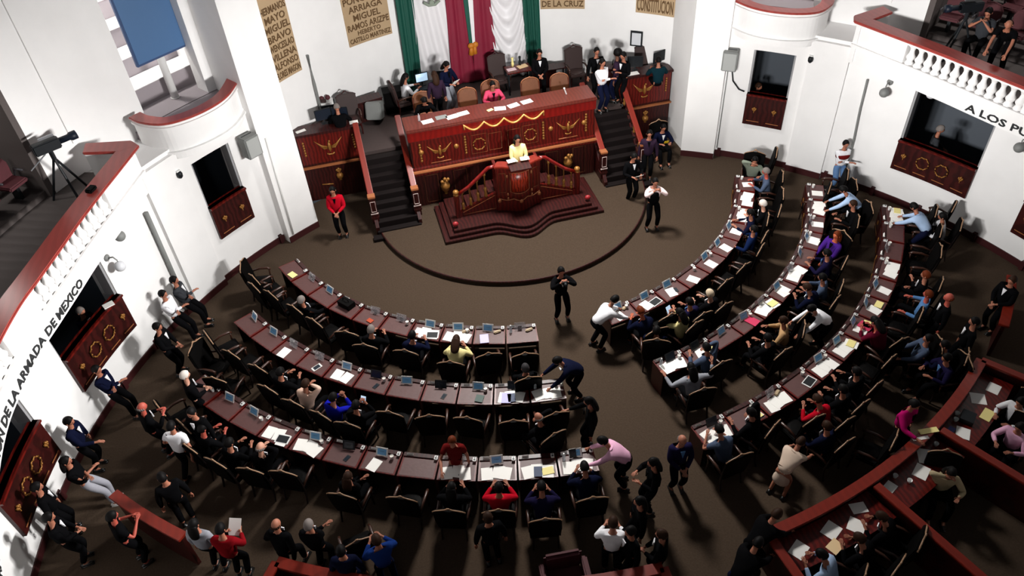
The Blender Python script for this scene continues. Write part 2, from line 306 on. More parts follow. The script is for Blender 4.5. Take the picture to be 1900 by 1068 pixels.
(7.08, -2.57, 0, 150, 'chin', 'shirt', 'olivegrey', 'black', 'black', 'short', 'm', 'person in a grey green shirt seated at the top of the right front row', 1.0),
(7.11, -3.41, 0, 64.4, 'sit', 'shirt', 'slate', 'black', 'grey', 'short', 'r', 'person in a slate blue shirt seated at the top of the right front row', 1.0),
(8.59, -5.25, 0, 58.6, 'bend', 'shirt', 'paleblue', 'black', 'black', 'short', 'm', 'person in a pale blue shirt bending at the top desk of the right second row', 1.0),
(8.53, -5.57, 0, 76.7, 'sit', 'suit', 'black', 'black', 'brown', 'short', 'm', 'person in black seated near the top of the right second row', 1.0),
(7.18, -6.62, 0, 107.7, 'back', 'suit', 'purple', 'black', 'auburn', 'long', 'o', 'person in purple with an orange face in the right second row', 1.0),
(6.71, -7.25, 0, 42.8, 'sit', 'suit', 'indigo', 'black', 'black', 'short', 'm', 'person in dark indigo seated below the purple jacket', 1.0),
(5.74, -8.41, 0, 34.3, 'write', 'suit', 'navy', 'black', 'brown', 'short', 'm', 'person in navy bent forward in the right second row', 1.0),
(6.11, -8.03, 0, 47.2, 'sit', 'suit', 'slate', 'black', 'black', 'short', 'm', 'person in dark slate seated in the right second row behind the navy jacket', 1.0),
(5.34, -9.03, 0, 85, 'bend', 'shirt', 'white', 'black', 'black', 'short', 'm', 'person in a bright white shirt bending between the right rows', 1.0),
(4.48, -9.06, 0, 56.0, 'sit', 'shirt', 'tan', 'black', 'brown', 'short', 'm', 'person in a tan jacket and pale blue shirt seated in the right second row', 1.0),
(3.81, -9.5, 0, 21.9, 'sit', 'suit', 'black', 'black', 'black', 'short', 'm', 'person in black seated in the right second row beside the tan jacket', 1.0),
(2.39, -9.39, 0, 14.3, 'chin', 'suit', 'slate', 'black', 'black', 'short', 'm', 'person in slate grey seated at the second desk of the right second row', 1.0),
(1.77, -9.95, 0, 0.4, 'spread', 'shirt', 'grey', 'black', 'black', 'long', 'm', 'person in a grey top with both arms spread wide, right second row', 1.0),
(9.75, -6.64, 0, 26.4, 'bend', 'shirt', 'paleblue', 'navy', 'black', 'short', 'm', 'person in a light blue shirt bending at the top desk of the right third row', 1.0),
(10.35, -6.86, 0, 50, 'sit', 'shirt', 'white', 'black', 'black', 'short', 'm', 'person in a white shirt seated at the top of the right third row', 1.0),
(8.4, -8.66, 0, 44.1, 'crosssit', 'suit', 'black', 'black', 'auburn', 'short', 'm', 'person in a black suit with hands clasped in the right third row', 1.0),
(7.99, -9.23, 0, 40.9, 'arms', 'shirt', 'skyblue', 'black', 'auburn', 'short', 'r', 'person in a sky blue jacket leaning back in the right third row', 1.0),
(7.99, -9.83, 0, 60, 'stand', 'suit', 'black', 'black', 'auburn', 'bald', 'r', 'person in black behind the sky blue jacket', 1.0),
(6.46, -9.96, 0, 13.5, 'write', 'suit', 'wine', 'black', 'black', 'long', 'r', 'person with a rosy face in wine red in the right third row', 1.0),
(7.02, -10.44, 0, 64.1, 'back', 'suit', 'slate', 'black', 'black', 'short', 'm', 'person in slate blue seated in the right third row', 1.0),
(7.4, -10.84, 0, 44.2, 'sit', 'suit', 'navy', 'black', 'black', 'short', 'm', 'person in navy seated at the outer side of the right third row', 1.0),
(7.22, -11.11, 0, 80, 'sit', 'suit', 'indigo', 'black', 'black', 'short', 'm', 'person in indigo seen from behind near the right rail', 1.0),
(5.11, -10.97, 0, 25.0, 'sit', 'suit', 'black', 'black', 'black', 'short', 'm', 'person in black with hands on a phone in the right third row', 1.0),
(4.56, -11.32, 0, 22.0, 'sit', 'suit', 'black', 'black', 'black', 'short', 'm', 'person in black seated next to the red top in the right third row', 1.0),
(4.03, -11.6, 0, 19.2, 'write', 'shirt', 'red', 'black', 'brown', 'short', 'm', 'person in a red top seated in the right third row', 1.0),
(1.67, -11.73, 0, 8.1, 'write', 'tee', 'slate', 'black', 'black', 'short', 'm', 'person in a slate T-shirt writing at the first desk of the right third row', 1.0),
(2.5, -11.33, 0, 32.2, 'chin', 'suit', 'black', 'black', 'black', 'short', 'm', 'person in black with raised hand at the second desk of the right third row', 1.0),
(2.68, -12.35, 0, -60, 'bend', 'dress', 'beige', 'beige', 'brown', 'short', 'm', 'person in a beige dress bending behind the right third row', 1.0),
(3.72, -12.07, 0, 20, 'sit', 'suit', 'navy', 'black', 'brown', 'short', 'm', 'person in navy chatting behind the right third row', 1.0),
(5.31, -12.18, 0, 195, 'one', 'suit', 'magenta', 'black', 'black', 'short', 'm', 'person in a magenta jacket and black trousers by the right rail', 1.0),
(9.71, -9.76, 0, 100, 'clasp', 'suit', 'black', 'black', 'brown', 'short', 'm', 'person in a black suit standing alone by the right wall', 1.0),
(8.0, -10.65, 0, 60, 'stand', 'suit', 'black', 'black', 'black', 'short', 'm', 'person in black at the far right end of the right rail', 1.0),
(5.37, -13.46, 0, 150, 'chin', 'shirt', 'beige2', 'black', 'black', 'long', 'm', 'person in a beige top with long black hair seated at the lower right counter', 1.0),
(7.35, -13.05, 0, 110, 'sit', 'shirt', 'pink', 'black', 'black', 'short', 'm', 'person in a pink shirt seated at the far right counter', 1.0),
(7.83, -12.54, 0, 100, 'sit', 'shirt', 'white', 'black', 'black', 'short', 'm', 'person in a white shirt seated at the far right counter above the pink shirt', 1.0),
(2.34, -14.66, 0, 40, 'write', 'shirt', 'paleblue', 'black', 'black', 'short', 'm', 'person in a pale blue shirt seated behind the lower right counter', 1.0),
(3.09, -14.61, 0, 30, 'write', 'suit', 'black', 'black', 'brown', 'short', 'm', 'person in black seated behind the lower right counter holding a pen', 1.0),
(3.77, -14.31, 0, 40, 'write', 'suit', 'black', 'black', 'brown', 'short', 'm', 'person in black writing on white pages at the lower right counter', 1.0),
(8.14, -0.4, 0.63, 215, 'clasp', 'suit', 'black', 'black', 'brown', 'short', 'm', 'person in black behind the small right parapet', 1.0),
(11.48, -4.49, 0.7, 230, 'clasp', 'shirt', 'darkgrey', 'black', 'grey', 'short', 'm', 'person in dark grey seated behind the larger right parapet', 1.0),
(-11.45, -4.37, 0.38, -120, 'clasp', 'suit', 'navy', 'black', 'grey', 'short', 'm', 'person in dark clothes behind the larger left parapet', 1.0),
(11.4, -5.52, 4.45, 125, 'bend', 'tee', 'black', 'black', 'black', 'bald', 'm', 'person in a black T-shirt leaning on the right gallery rail', 1.0),
(11.71, -4.51, 4.45, 120, 'phonesit', 'tee', 'darkgrey', 'black', 'black', 'short', 'm', 'person in dark grey seated in the right gallery', 1.0)]
# ================================================================== floor and walls
mb = MB(); mb.prism([hp(a, 13.2) for a in range(360, 0, -6)], -.3, 0); struct(mb, 'floor', CARPET)
mb = MB(); n = 40
mb.prism([(4.19*cos(t), -.42+4.19*sin(t)) for t in [pi+pi*i/n for i in range(n+1)]]+[(4.19, .9), (-4.19, .9)], 0, .15)
struct(mb, 'floor', CARPET)
mb = MB(); mb.tube([(4.2*cos(t), -.42+4.2*sin(t), .125) for t in [pi+pi*i/n for i in range(n+1)]], .028, 6); struct(mb, 'trim_1', WOODD)
TOP = 11.0
def wall_side(s, name):
    mb = MB()
    def W(a0, a1, z0, z1, R=12.3, t=.5):
        a0, a1 = sorted((s*a0, s*a1)); arcbox(mb, a0, a1, R, R+t, z0, z1)
    # ground level, with openings at 38-43.6, 59.2-69.4, 76-85.5
    W(34, 38, 0, 4.1); W(38, 43.6, 0, 1.32); W(38, 43.6, 3.72, 4.1); W(43.6, 59.2, 0, 4.1)
    W(59.2, 69.4, 0, 1.1); W(59.2, 69.4, 3.75, 4.1); W(69.4, 76, 0, 4.1); W(76, 85.5, 0, .8); W(76, 85.5, 3.75, 4.1); W(85.5, 150, 0, 4.1)
    # pilasters
    W(29.6, 34.6, 0, TOP, 12.02, 2.2); W(45.3, 50.4, 0, 4.3, 12.18, .2)
    # upper level, set back
    W(34.6, 35.7, 4.1, TOP, 13.4); W(35.7, 43.7, 9.2, TOP, 13.4); W(43.7, 56.5, 4.1, TOP, 13.4, .5); W(56.5, 86, 8.6, TOP, 13.4, .5); W(86, 100, 4.1, TOP, 13.4, .5)
    W(100, 150, 4.1, TOP, 13.4, .5)
    W(52.1, 52.35, 5.2, TOP, 13.36, .1)
    # slab between
    for a0, a1 in ((34.6, 150),): W(a0, a1, 4.1, 4.4, 12.3, 1.6)
    struct(mb, name, WALL)
    # skirting with plinth blocks
    mb = MB()
    def B(a0, a1, R, z=.2): a0, a1 = sorted((s*a0, s*a1)); arcbox(mb, a0, a1, R-.03, R, 0, z)
    B(29.6, 34.6, 12.02); B(34.6, 45.3, 12.3); B(45.3, 50.4, 12.18); B(50.4, 150, 12.3)
    for a in (35.0, 50.8, 57.6, 64.2, 72, 78.8): B(a, a+.5, 12.24, .28); B(a, a+.5, 12.3, .28)
    struct(mb, 'baseboard_'+('right' if s > 0 else 'left'), SKIRT)
wall_side(-1, 'wall_left'); wall_side(1, 'wall_right')
mb = MB(); arcbox(mb, 150, 210, 12.3, 12.8, 0, 10.4); struct(mb, 'wall_rear', WALL)
# apse behind the dais, and the cheeks that join it to the pilasters
AC = (0, -4.3)
mb = MB(); arcbox(mb, -46, 46, 8.6, 9.0, 1.2, TOP, c=AC); mb.box(-6.6, -6.12, .0, 2.2, 0, TOP); mb.box(6.12, 6.6, .0, 2.2, 0, TOP)
struct(mb, 'wall_dais', WALL)
# dark rooms behind the openings
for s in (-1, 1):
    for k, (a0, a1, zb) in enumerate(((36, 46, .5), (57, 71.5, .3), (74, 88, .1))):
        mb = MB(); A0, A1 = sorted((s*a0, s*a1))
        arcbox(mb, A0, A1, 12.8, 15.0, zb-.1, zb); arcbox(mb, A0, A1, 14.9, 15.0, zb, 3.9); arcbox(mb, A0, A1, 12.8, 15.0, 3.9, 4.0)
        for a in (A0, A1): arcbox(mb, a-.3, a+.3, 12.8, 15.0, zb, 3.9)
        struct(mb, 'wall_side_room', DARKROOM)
# emblem shapes -----------------------------------------------------
def rosette(mb, c, r, T=None):       # open wreath with knots
    for i in range(8):
        a = 2*pi*i/8; b = 2*pi*(i+1)/8
        P = [Vector((c[0]+r*(1+.18*(j % 2))*cos(t), c[1], c[2]+r*(1+.18*(j % 2))*sin(t))) for j, t in enumerate((a, (a+b)/2, b))]
        if T: P = [T @ p for p in P]
        mb.tube(P, r*.11, 5)
        q = Vector((c[0]+r*1.05*cos(a), c[1]-.01, c[2]+r*1.05*sin(a))); mb.ball(tuple(T @ q) if T else q, r*.15, 6, 4)
def bouquet(mb, c, r, T=None):
    for dx, dz, q in ((0, .5, .42), (-.45, .25, .36), (.45, .25, .36), (-.2, -.1, .34), (.25, -.1, .34), (0, -.55, .22), (0, -.95, .16)):
        p = Vector((c[0]+dx*r, c[1], c[2]+dz*r)); p = T @ p if T else p; mb.ball(p, (q*r, q*r*.7, q*r), 7, 5)
def eagle(mb, c, w, T=None):         # spread wings, body, tail scroll
    def tr(x, z, y=0):
        p = Vector((c[0]+x*w, c[1]+y, c[2]+z*w)); return T @ p if T else p
    for s in (-1, 1):
        for k in range(6):
            f = k/5
            mb.tube([tr(s*.08, .02-.05*k/5), tr(s*(.22+.06*(1-f)), .10*(1-f)-.04*f), tr(s*(.52-.26*f), .34-.34*f)], [w*.03, w*.028, w*.008], 5)
    mb.tube([tr(0, .22), tr(0, .1), tr(0, -.08), tr(0, -.2)], [w*.03, w*.06, w*.065, w*.02], 7)
    mb.ball(tr(.03, .25, -.01), w*.045, 6, 4)
    mb.tube([tr(-.14, -.26), tr(-.07, -.31), tr(.07, -.31), tr(.14, -.26)], w*.03, 6)
def parapet(s, a0, a1, zb, zt, kinds, label, glass):
    A0, A1 = sorted((s*a0, s*a1)); am = (A0+A1)/2
    t = thing('window_parapet', label, 'parapet', hp(am, 12.3, zb), 0)
    inv = Matrix.Translation(-Vector(hp(am, 12.3, zb)))
    def fin(mb, name, m, smooth=False, par=None):
        mb.v = [tuple(inv @ Vector(v)) for v in mb.v]; return mb.build(name, m, par or t, smooth=smooth)
    mb = MB(); arcbox(mb, A0, A1, 12.22, 12.36, zb, zt, step=1); b = fin(mb, 'panel', WOODD)
    mb = MB(); arcbox(mb, A0, A1, 12.16, 12.42, zt-.05, zt, step=1); fin(mb, 'coping', WOOD)
    n = len(kinds); d = (A1-A0)/n
    for i, k in enumerate(kinds):
        a = A0+d*(i+.5); mb = MB(); T = Matrix.Translation(Vector(hp(a, 12.18, 0))) @ Matrix.Rotation(-rad(a), 4, 'Z')
        h = (zb+zt)/2+.03
        (rosette if k == 'r' else bouquet)(mb, (0, 0, h), .16 if k == 'r' else .10, T); fin(mb, 'emblem', GOLD, True, b)
        mb = MB(); w = d*12.2*pi/180*.32; mb.box(-w, w, -.005, .01, zb+.14, zb+.16, T)
        fin(mb, 'gilt_line', GILT, False, b)
    # inner jamb frame
    mb = MB()
    for a in (A0, A1): arcbox(mb, a-.25, a+.25, 12.34, 12.62, zt, 3.74)
    struct(mb, 'trim_2', JAMB)
parapet(-1, 38, 43.6, 1.32, 2.35, 'bb', 'small mahogany parapet with two gold bouquets in the upper left window', 0)
parapet(1, 38, 43.6, 1.32, 2.35, 'bb', 'small mahogany parapet with two gold bouquets in the upper right window', 0)
parapet(-1, 59.2, 69.4, 1.1, 2.15, 'brrb', 'wide mahogany parapet with gold wreaths in the left wall', 0)
parapet(1, 59.2, 69.4, 1.1, 2.05, 'brrb', 'wide mahogany parapet with gold wreaths in the right wall', 0)
parapet(-1, 76, 85.5, .8, 1.9, 'brrb', 'mahogany parapet with gold emblem cut by the lower left edge', 0)
parapet(1, 76, 85.5, .85, 1.9, 'brrb', 'mahogany parapet corner at the right edge of the picture', 0)

# ================================================================== text
def text_mesh(txt, size, ext=.012, sx=1.0, align='CENTER'):
    c = bpy.data.curves.new('txt', 'FONT'); c.body = txt; c.size = size; c.extrude = ext; c.align_x = align; c.resolution_u = 2; c.offset = size*.018
    o = bpy.data.objects.new('txt', c); COL.objects.link(o); bpy.context.view_layer.update()
    me = bpy.data.meshes.new_from_object(o.evaluated_get(bpy.context.evaluated_depsgraph_get()))
    bpy.data.objects.remove(o); bpy.data.curves.remove(c)
    for v in me.vertices: v.co.x *= sx
    return me
def text_obj(me, name, m, f, parent=None):       # f maps (x, up, depth) to world
    for v in me.vertices: v.co = Vector(f(v.co.x, v.co.y, v.co.z))
    me.materials.append(m); o = bpy.data.objects.new(name, me); COL.objects.link(o)
    if parent is not None: o.parent = parent
    return o

# ================================================================== balconies
BC = [(9.1, -2.85), (9.45, -3.9), (9.72, -4.7), (10.0, -5.6), (10.22, -6.4), (10.45, -7.2), (10.65, -7.9), (10.8, -8.8), (10.87, -9.6), (10.8, -10.6), (10.6, -11.7), (10.2, -12.9), (9.7, -14.2)]
def smooth_poly(P, m=5):
    out = []
    for i in range(len(P)-1):
        p0, p1, p2, p3 = P[max(0, i-1)], P[i], P[i+1], P[min(len(P)-1, i+2)]
        for k in range(m):
            t = k/m
            out.append(tuple(.5*((2*p1[j])+(-p0[j]+p2[j])*t+(2*p0[j]-5*p1[j]+4*p2[j]-p3[j])*t*t+(-p0[j]+3*p1[j]-3*p2[j]+p3[j])*t**3) for j in (0, 1)))
    return out+[P[-1]]
BCS = smooth_poly(BC)
def offs(P, d):                 # offset a polyline outward (towards +x side) by d
    o = []
    for i, p in enumerate(P):
        a, b = P[max(0, i-1)], P[min(len(P)-1, i+1)]; tx, ty = b[0]-a[0], b[1]-a[1]; l = math.hypot(tx, ty)
        o.append((p[0]-ty/l*d, p[1]+tx/l*d))
    return o
def ribbon(mb, P, d0, d1, z0, z1, s):
    A, B = offs(P, d0), offs(P, d1); vs = []
    for (x, y), (X, Y) in zip(A, B): vs += [(s*x, y, z0), (s*X, Y, z0), (s*X, Y, z1), (s*x, y, z1)]
    n = len(P)-1; fs = [(0, 1, 2, 3), tuple(n*4+i for i in (3, 2, 1, 0))]
    for i in range(n):
        for j in range(4): fs.append((i*4+j, i*4+(j+1) % 4, i*4+4+(j+1) % 4, i*4+4+j))
    mb.add(vs, fs)
def arclen(P):
    L = [0]
    for a, b in zip(P, P[1:]): L.append(L[-1]+math.hypot(a[0]-b[0], a[1]-b[1]))
    return L
BL = arclen(BCS)
def along(P, L, t):
    for i in range(len(P)-1):
        if L[i+1] >= t:
            f = (t-L[i])/(L[i+1]-L[i]); a, b = P[i], P[i+1]; return (a[0]+(b[0]-a[0])*f, a[1]+(b[1]-a[1])*f), (b[0]-a[0], b[1]-a[1])
    a, b = P[-2], P[-1]; return b, (b[0]-a[0], b[1]-a[1])
def cut(P, L, t0, t1, m=12): return [along(P, L, t0+(t1-t0)*i/m)[0] for i in range(m+1)]
def big_balcony(s):
    side = 'left' if s < 0 else 'right'
    t = thing('gallery_balcony', 'long white %s gallery balcony with red handrail and balusters' % side, 'balcony', (s*11.3, -6, 4.0))
    inv = Matrix.Translation((-s*11.3, 6, -4.0))
    def fin(mb, name, m, **k):
        mb.v = [tuple(inv @ Vector(v)) for v in mb.v]; return mb.build(name, m, t, **k)
    mb = MB(); ribbon(mb, BCS, .18, .42, 3.95, 4.5, s)
    ribbon(mb, BCS, .14, .40, 5.0, 5.1, s); ribbon(mb, BCS, .12, .2, 4.42, 4.5, s)
    # solid stretches between balustrade windows
    wins = [(1.55, 4.75), (5.9, 9.1), (10.2, 12.3)]; edges = [0]+[e for w in wins for e in w]+[BL[-1]]
    for a, b in zip(edges[::2], edges[1::2]):
        if b-a > .05: ribbon(mb, cut(BCS, BL, a, b), .18, .40, 4.5, 5.0, s)
    fin(mb, 'fascia', WALL)
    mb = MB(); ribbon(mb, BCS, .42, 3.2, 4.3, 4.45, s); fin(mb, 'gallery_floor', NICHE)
    mb = MB(); ribbon(mb, BCS, 0, .46, 5.1, 5.17, s); x, y = BC[0]
    mb.prism([(s*9.1, -2.85), (s*9.3, -2.55), (s*10.35, -2.3), (s*10.35, -2.75), (s*9.5, -3.0)][::s], 5.1, 5.171); fin(mb, 'handrail', RAIL, bevel=.02)
    mb = MB(); mb.prism([(s*9.3, -2.95), (s*9.4, -2.72), (s*10.35, -2.45), (s*10.35, -2.65)][::s], 4.0, 5.1); fin(mb, 'end_wall', WALL)
    for w0, w1 in wins:
        n = 13
        for k in range(n):
            (x, y), d = along(BCS, BL, w0+(w1-w0)*(k+.5)/n); l = math.hypot(*d); x += -d[1]/l*.28; y += d[0]/l*.28
            mb = MB(); mb.lathe([(.118, 0), (.112, .03), (.074, .09), (.114, .16), (.116, .19), (.072, .27), (.055, .36), (.078, .43), (.118, .47), (.118, .5)], (s*x, y, 4.5), 10)
            fin(mb, 'baluster', WALL, smooth=True)
    return t, fin
tL, finL = big_balcony(-1); tR, finR = big_balcony(1)
def fascia_text(txt, s, t0, t1, par, org, z, size, align):
    me = text_mesh(txt, size, .01); xs = [v.co.x for v in me.vertices]; x0, x1 = min(xs), max(xs)
    def f(x, u, d):
        q = (x-x0)/(x1-x0); t = t0+(t1-t0)*q; (px, py), dd = along(BCS, BL, t); l = math.hypot(*dd); o = .17-d
        return (s*(px-dd[1]/l*o)-org[0], py+dd[0]/l*o-org[1], z+u-org[2])
    return text_obj(me, 'lettering', BLKINK, f, par)
# left: reads towards the dais, so it starts low in the picture
fascia_text('CENTENARIO DE LA CREACION DE LA ARMADA DE MEXICO', -1, 11.4, 3.45, tL, (-11.3, -6, 4.0), 4.02, .25, 'LEFT')
fascia_text('A LOS PUEBLOS DE AMERICA', 1, 3.5, 8.6, tR, (11.3, -6, 4.0), 4.02, .25, 'LEFT')
# seat tiers of the galleries
for s in (-1, 1):
    mb = MB()
    for k in range(5): A0, A1 = sorted((s*56.5, s*86)); arcbox(mb, A0, A1, 13.5+.8*k, 13.5+.8*(k+1), 4.4, 4.6+.28*k)
    arcbox(mb, A0, A1, 17.5, 17.7, 4.4, 9)
    for a in (s*56.5, s*86): arcbox(mb, a-.5, a+.5, 13.4, 17.6, 4.4, 9)
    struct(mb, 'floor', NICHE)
# small rounded balconies
SC = [(6.85, .1), (6.95, -.35), (7.15, -.95), (7.5, -1.42), (8.05, -1.8), (8.65, -1.93), (9.2, -1.65), (9.5, -1.3)]
SCS = smooth_poly(SC)
for s in (-1, 1):
    side = 'left' if s < 0 else 'right'
    t = thing('rounded_balcony', 'small rounded white balcony with red handrail above the small %s window' % side, 'balcony', (s*8.2, -1, 4))
    inv = Matrix.Translation((-s*8.2, 1, -4))
    def fin(mb, name, m, **k):
        mb.v = [tuple(inv @ Vector(v)) for v in mb.v]; return mb.build(name, m, t, **k)
    mb = MB(); ribbon(mb, SCS, .05, .3, 4.15, 5.08, s); ribbon(mb, SCS, .0, .2, 4.95, 5.0, s); ribbon(mb, SCS, -.03, .2, 4.28, 4.34, s)
    P = offs(SCS, .08); n = len(P); back = [(10.3, -.2), (9.6, .9), (8.0, 1.9), (7.2, .9)]
    poly = [(s*x, y) for x, y in P]+[(s*x, y) for x, y in [(9.95, -.5), (9.0, .75), (7.75, 1.3)]]
    mb.prism(poly if s < 0 else poly[::-1], 4.1, 4.2)
    # tapered underside
    A, B = offs(SCS, .1), offs(SCS, .5); vs = []; cx, cy = 8.15, -.7
    for k in range(len(A)):
        vs += [(s*A[k][0], A[k][1], 4.15), (s*(B[k][0]*.85+cx*.15), B[k][1]*.85+cy*.15, 3.95), (s*(B[k][0]*.5+cx*.5), B[k][1]*.5+(cy+.4)*.5, 3.72)]
    mb.add(vs, [(3*i+j, 3*i+j+1, 3*i+4+j, 3*i+3+j) for i in range(len(A)-1) for j in (0, 1)])
    fin(mb, 'balcony_wall', WALL)
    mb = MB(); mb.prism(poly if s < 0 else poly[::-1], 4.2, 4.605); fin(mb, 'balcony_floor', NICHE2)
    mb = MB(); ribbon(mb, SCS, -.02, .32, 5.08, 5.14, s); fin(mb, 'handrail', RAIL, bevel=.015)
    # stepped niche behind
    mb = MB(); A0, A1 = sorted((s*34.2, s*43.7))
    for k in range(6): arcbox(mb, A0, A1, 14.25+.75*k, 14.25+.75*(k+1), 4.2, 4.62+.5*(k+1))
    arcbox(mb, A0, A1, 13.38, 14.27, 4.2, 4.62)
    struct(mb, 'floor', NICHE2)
    mb = MB(); arcbox(mb, A0, A1, 18.6, 18.8, 4.4, 10)
    for a in (A0, A1): arcbox(mb, a-.4, a+.4, 13.9, 18.8, 4.2, 10)
    struct(mb, 'wall_niche', WALL)
    mb = MB()
    for k in range(6): arcbox(mb, A0, A1, 14.23+.75*k, 14.25+.75*(k+1)-.02, 4.62+.5*(k+1), 4.64+.5*(k+1))
    struct(mb, 'lit_tread_trim', WALL)  # white layer paints the treads as lit against the shaded grey risers
# blue screen on a white pole on the left niche
ps = thing('screen_stand', 'big blue screen on a white pole in the upper left niche', 'screen', (-8.68, .46, 4.62), rad(38))
mb = MB(); mb.tube([(0, 0, 0), (0, 0, .03)], .12, 16); mb.tube([(0, 0, .02), (0, 0, 3.2)], .1, 12); mb.build('pole', WPLAST, ps, smooth=True)
mb = MB(); mb.box(-.74, .76, -.2, -.11, 1.2, 3.9); mb.build('screen_frame', BLUEF, ps, bevel=.01)
mb = MB(); mb.box(-.69, .71, -.212, -.2, 1.26, 3.84); mb.build('screen_surface', BLUEP, ps)

# wall fittings -----------------------------------------------------
def globe(a, z, R, label, dark=False):
    t = thing('wall_globe_lamp', label, 'lamp', hp(a, 12.3, z), -rad(a))
    mb = MB(); mb.lathe([(.09, 0), (.07, .03), (.03, .06)], (0, 0, 0), 12, Matrix.Rotation(rad(90), 4, 'X')); mb.tube([(0, -.03, 0), (0, -.2, .06), (0, -.28, -.02), (0, -.28, -.1)], .018, 8); mb.build('bracket', GPLAST, t, smooth=True)
    mb = MB(); mb.ball((0, -.28, -.2), .13, 14, 10); mb.build('globe', GPLAST if dark else GLASSB, t, smooth=True)
globe(-56.6, 3.72, 12, 'unlit white globe lamp on the left wall, upper of two', True); globe(-58.3, 3.1, 12, 'white globe lamp at the corner of the large left window')
globe(55.9, 3.55, 12, 'unlit globe lamp on the right wall beside the large window', True); globe(61.5, 3.9, 12, 'white globe lamp hanging over the large right window')
globe(73.3, 3.4, 12, 'unlit globe lamp at the right edge under the balcony', True)
for a, z, s in ((-35.9, 3.3, 'left'), (35.1, 3.25, 'right')):
    t = thing('loudspeaker', 'grey box loudspeaker on the %s pilaster beside the small balcony' % s, 'speaker', hp(a, 12.28, z), -rad(a))
    mb = MB(); mb.box(-.22, .22, -.42, -.08, -.1, .5); mb.build('cabinet', GPLAST, t, bevel=.02)
    mb = MB(); mb.box(-.18, .18, -.435, -.421, -.06, .46); mb.build('grille', mat('light_grey_grille', (160, 162, 160), .7), t)
    mb = MB(); mb.tube([(0, 0, .2), (0, -.12, .2)], .03, 8); mb.tube([(-.16, -.2, .5), (.16, -.2, .5)], .012, 6); mb.build('bracket', DPLAST, t)
for a, s in ((-45.9, 'left'), (45.6, 'right')):
    t = thing('security_camera', 'small black security camera on the %s wall under the small balcony' % s, 'camera', hp(a, 12.26, 3.85), -rad(a))
    mb = MB(); mb.box(-.05, .05, -.14, 0, -.02, .03); mb.build('mount', WPLAST, t)
    mb = MB(); mb.lathe([(.05, .0), (.075, -.06), (.07, -.14), (.03, -.19)], (0, -.12, 0), 12); mb.build('camera_dome', DPLAST, t, smooth=True)
def conduit(pts, r, label, m=GPLAST): tag(MB().tube(pts, r, 8).build('conduit', m, smooth=True), label, 'conduit')
conduit([hp(-51.6, 12.22, 3.4), hp(-51.8, 12.22, .25)], .055, 'thick grey conduit down the left wall above the leaning people')
conduit([hp(-33.6, 12.0, 3.5), hp(-33.9, 12.0, .25)], .03, 'thin grey pipe down the left pilaster', WPLAST)
conduit([hp(53.2, 12.22, 3.5), hp(53.3, 12.22, 2.6), hp(53.6, 12.2, 1.6), hp(53.6, 12.2, .25)], .03, 'grey pipe down the right wall beside the striped shirt')
conduit([hp(35.3, 12.24, 3.2), hp(35.8, 12.22, 2.7), hp(36.8, 12.22, 2.45), hp(37.6, 12.22, 2.4)], .022, 'dark cable looping from the right loudspeaker to the small window', DPLAST)
conduit([hp(34.9, 12.26, 3.1), hp(34.9, 12.26, .3)], .015, 'thin cable straight down from the right loudspeaker', GPLAST)
x = -5.15; conduit([(x, 2.5, 4.3), (x, 2.45, 3.4), (x, 2.45, 1.8)], .04, 'grey pipe on the apse wall above the left wing')
# ================================================================== plaques and flag drapes on the apse
AR = 8.6
def ap(a, z, off=0.0): return ((AR-off)*sin(rad(a)), -4.3+(AR-off)*cos(rad(a)), z)
def plaque(a0, a1, zt, lines, label):
    am = (a0+a1)/2; org = ap(am, 3.95, .02)
    t = thing('inscription_panel', label, 'plaque', org)
    mb = MB(); arcbox(mb, a0, a1, AR-.03, AR, 3.95, zt, c=(0, -4.3), step=1)
    mb.v = [(x-org[0], y-org[1], z-org[2]) for x, y, z in mb.v]; mb.build('panel', PARCH, t)
    wmax = abs(a1-a0)*pi/180*AR*.94; z = 4.03
    for txt, h in lines[::-1]:
        me = text_mesh(txt, h*1.35, .008); xs = [v.co.x for v in me.vertices]; w = max(xs)-min(xs); k = min(1, wmax/w)
        def f(x, u, d, z=z, k=k):
            a = am+math.degrees(x*k/AR); p = ap(a, z+u, .035+d); return (p[0]-org[0], p[1]-org[1], p[2]-org[2])
        text_obj(me, 'lettering', INK, f, t); z += h*1.32
plaque(-45.6, -39.0, 6.6, [('HERMANOS', .2), ('MAYO', .2), ('MIGUEL', .2), ('BRAVO', .2), ('WENCESLAO', .2), ('VILLENA', .2), ('ALFONSO', .2), ('FLORES MAGON', .2)], 'tall parchment panel of carved names curving at the far left of the apse')
plaque(-26.9, -16.8, 5.9, [('VALENTIN', .2), ('PONCIANO', .2), ('ARRIAGA', .2), ('MIGUEL', .2), ('RAMOS ARIZPE', .2), ('HEBERTO', .14), ('CASTILLO MARTINEZ', .15)], 'parchment panel of names left of the green drape')
plaque(16.3, 25.9, 5.6, [('IGNACIO', .2), ('SOR JUANA INES', .2), ('DE LA CRUZ', .2)], 'parchment panel whose last line shows right of the green drape')
plaque(37.0, 45.4, 5.4, [('FUNDADORES', .2), ('CONSTITUCION', .42)], 'parchment panel at the far right of the apse')
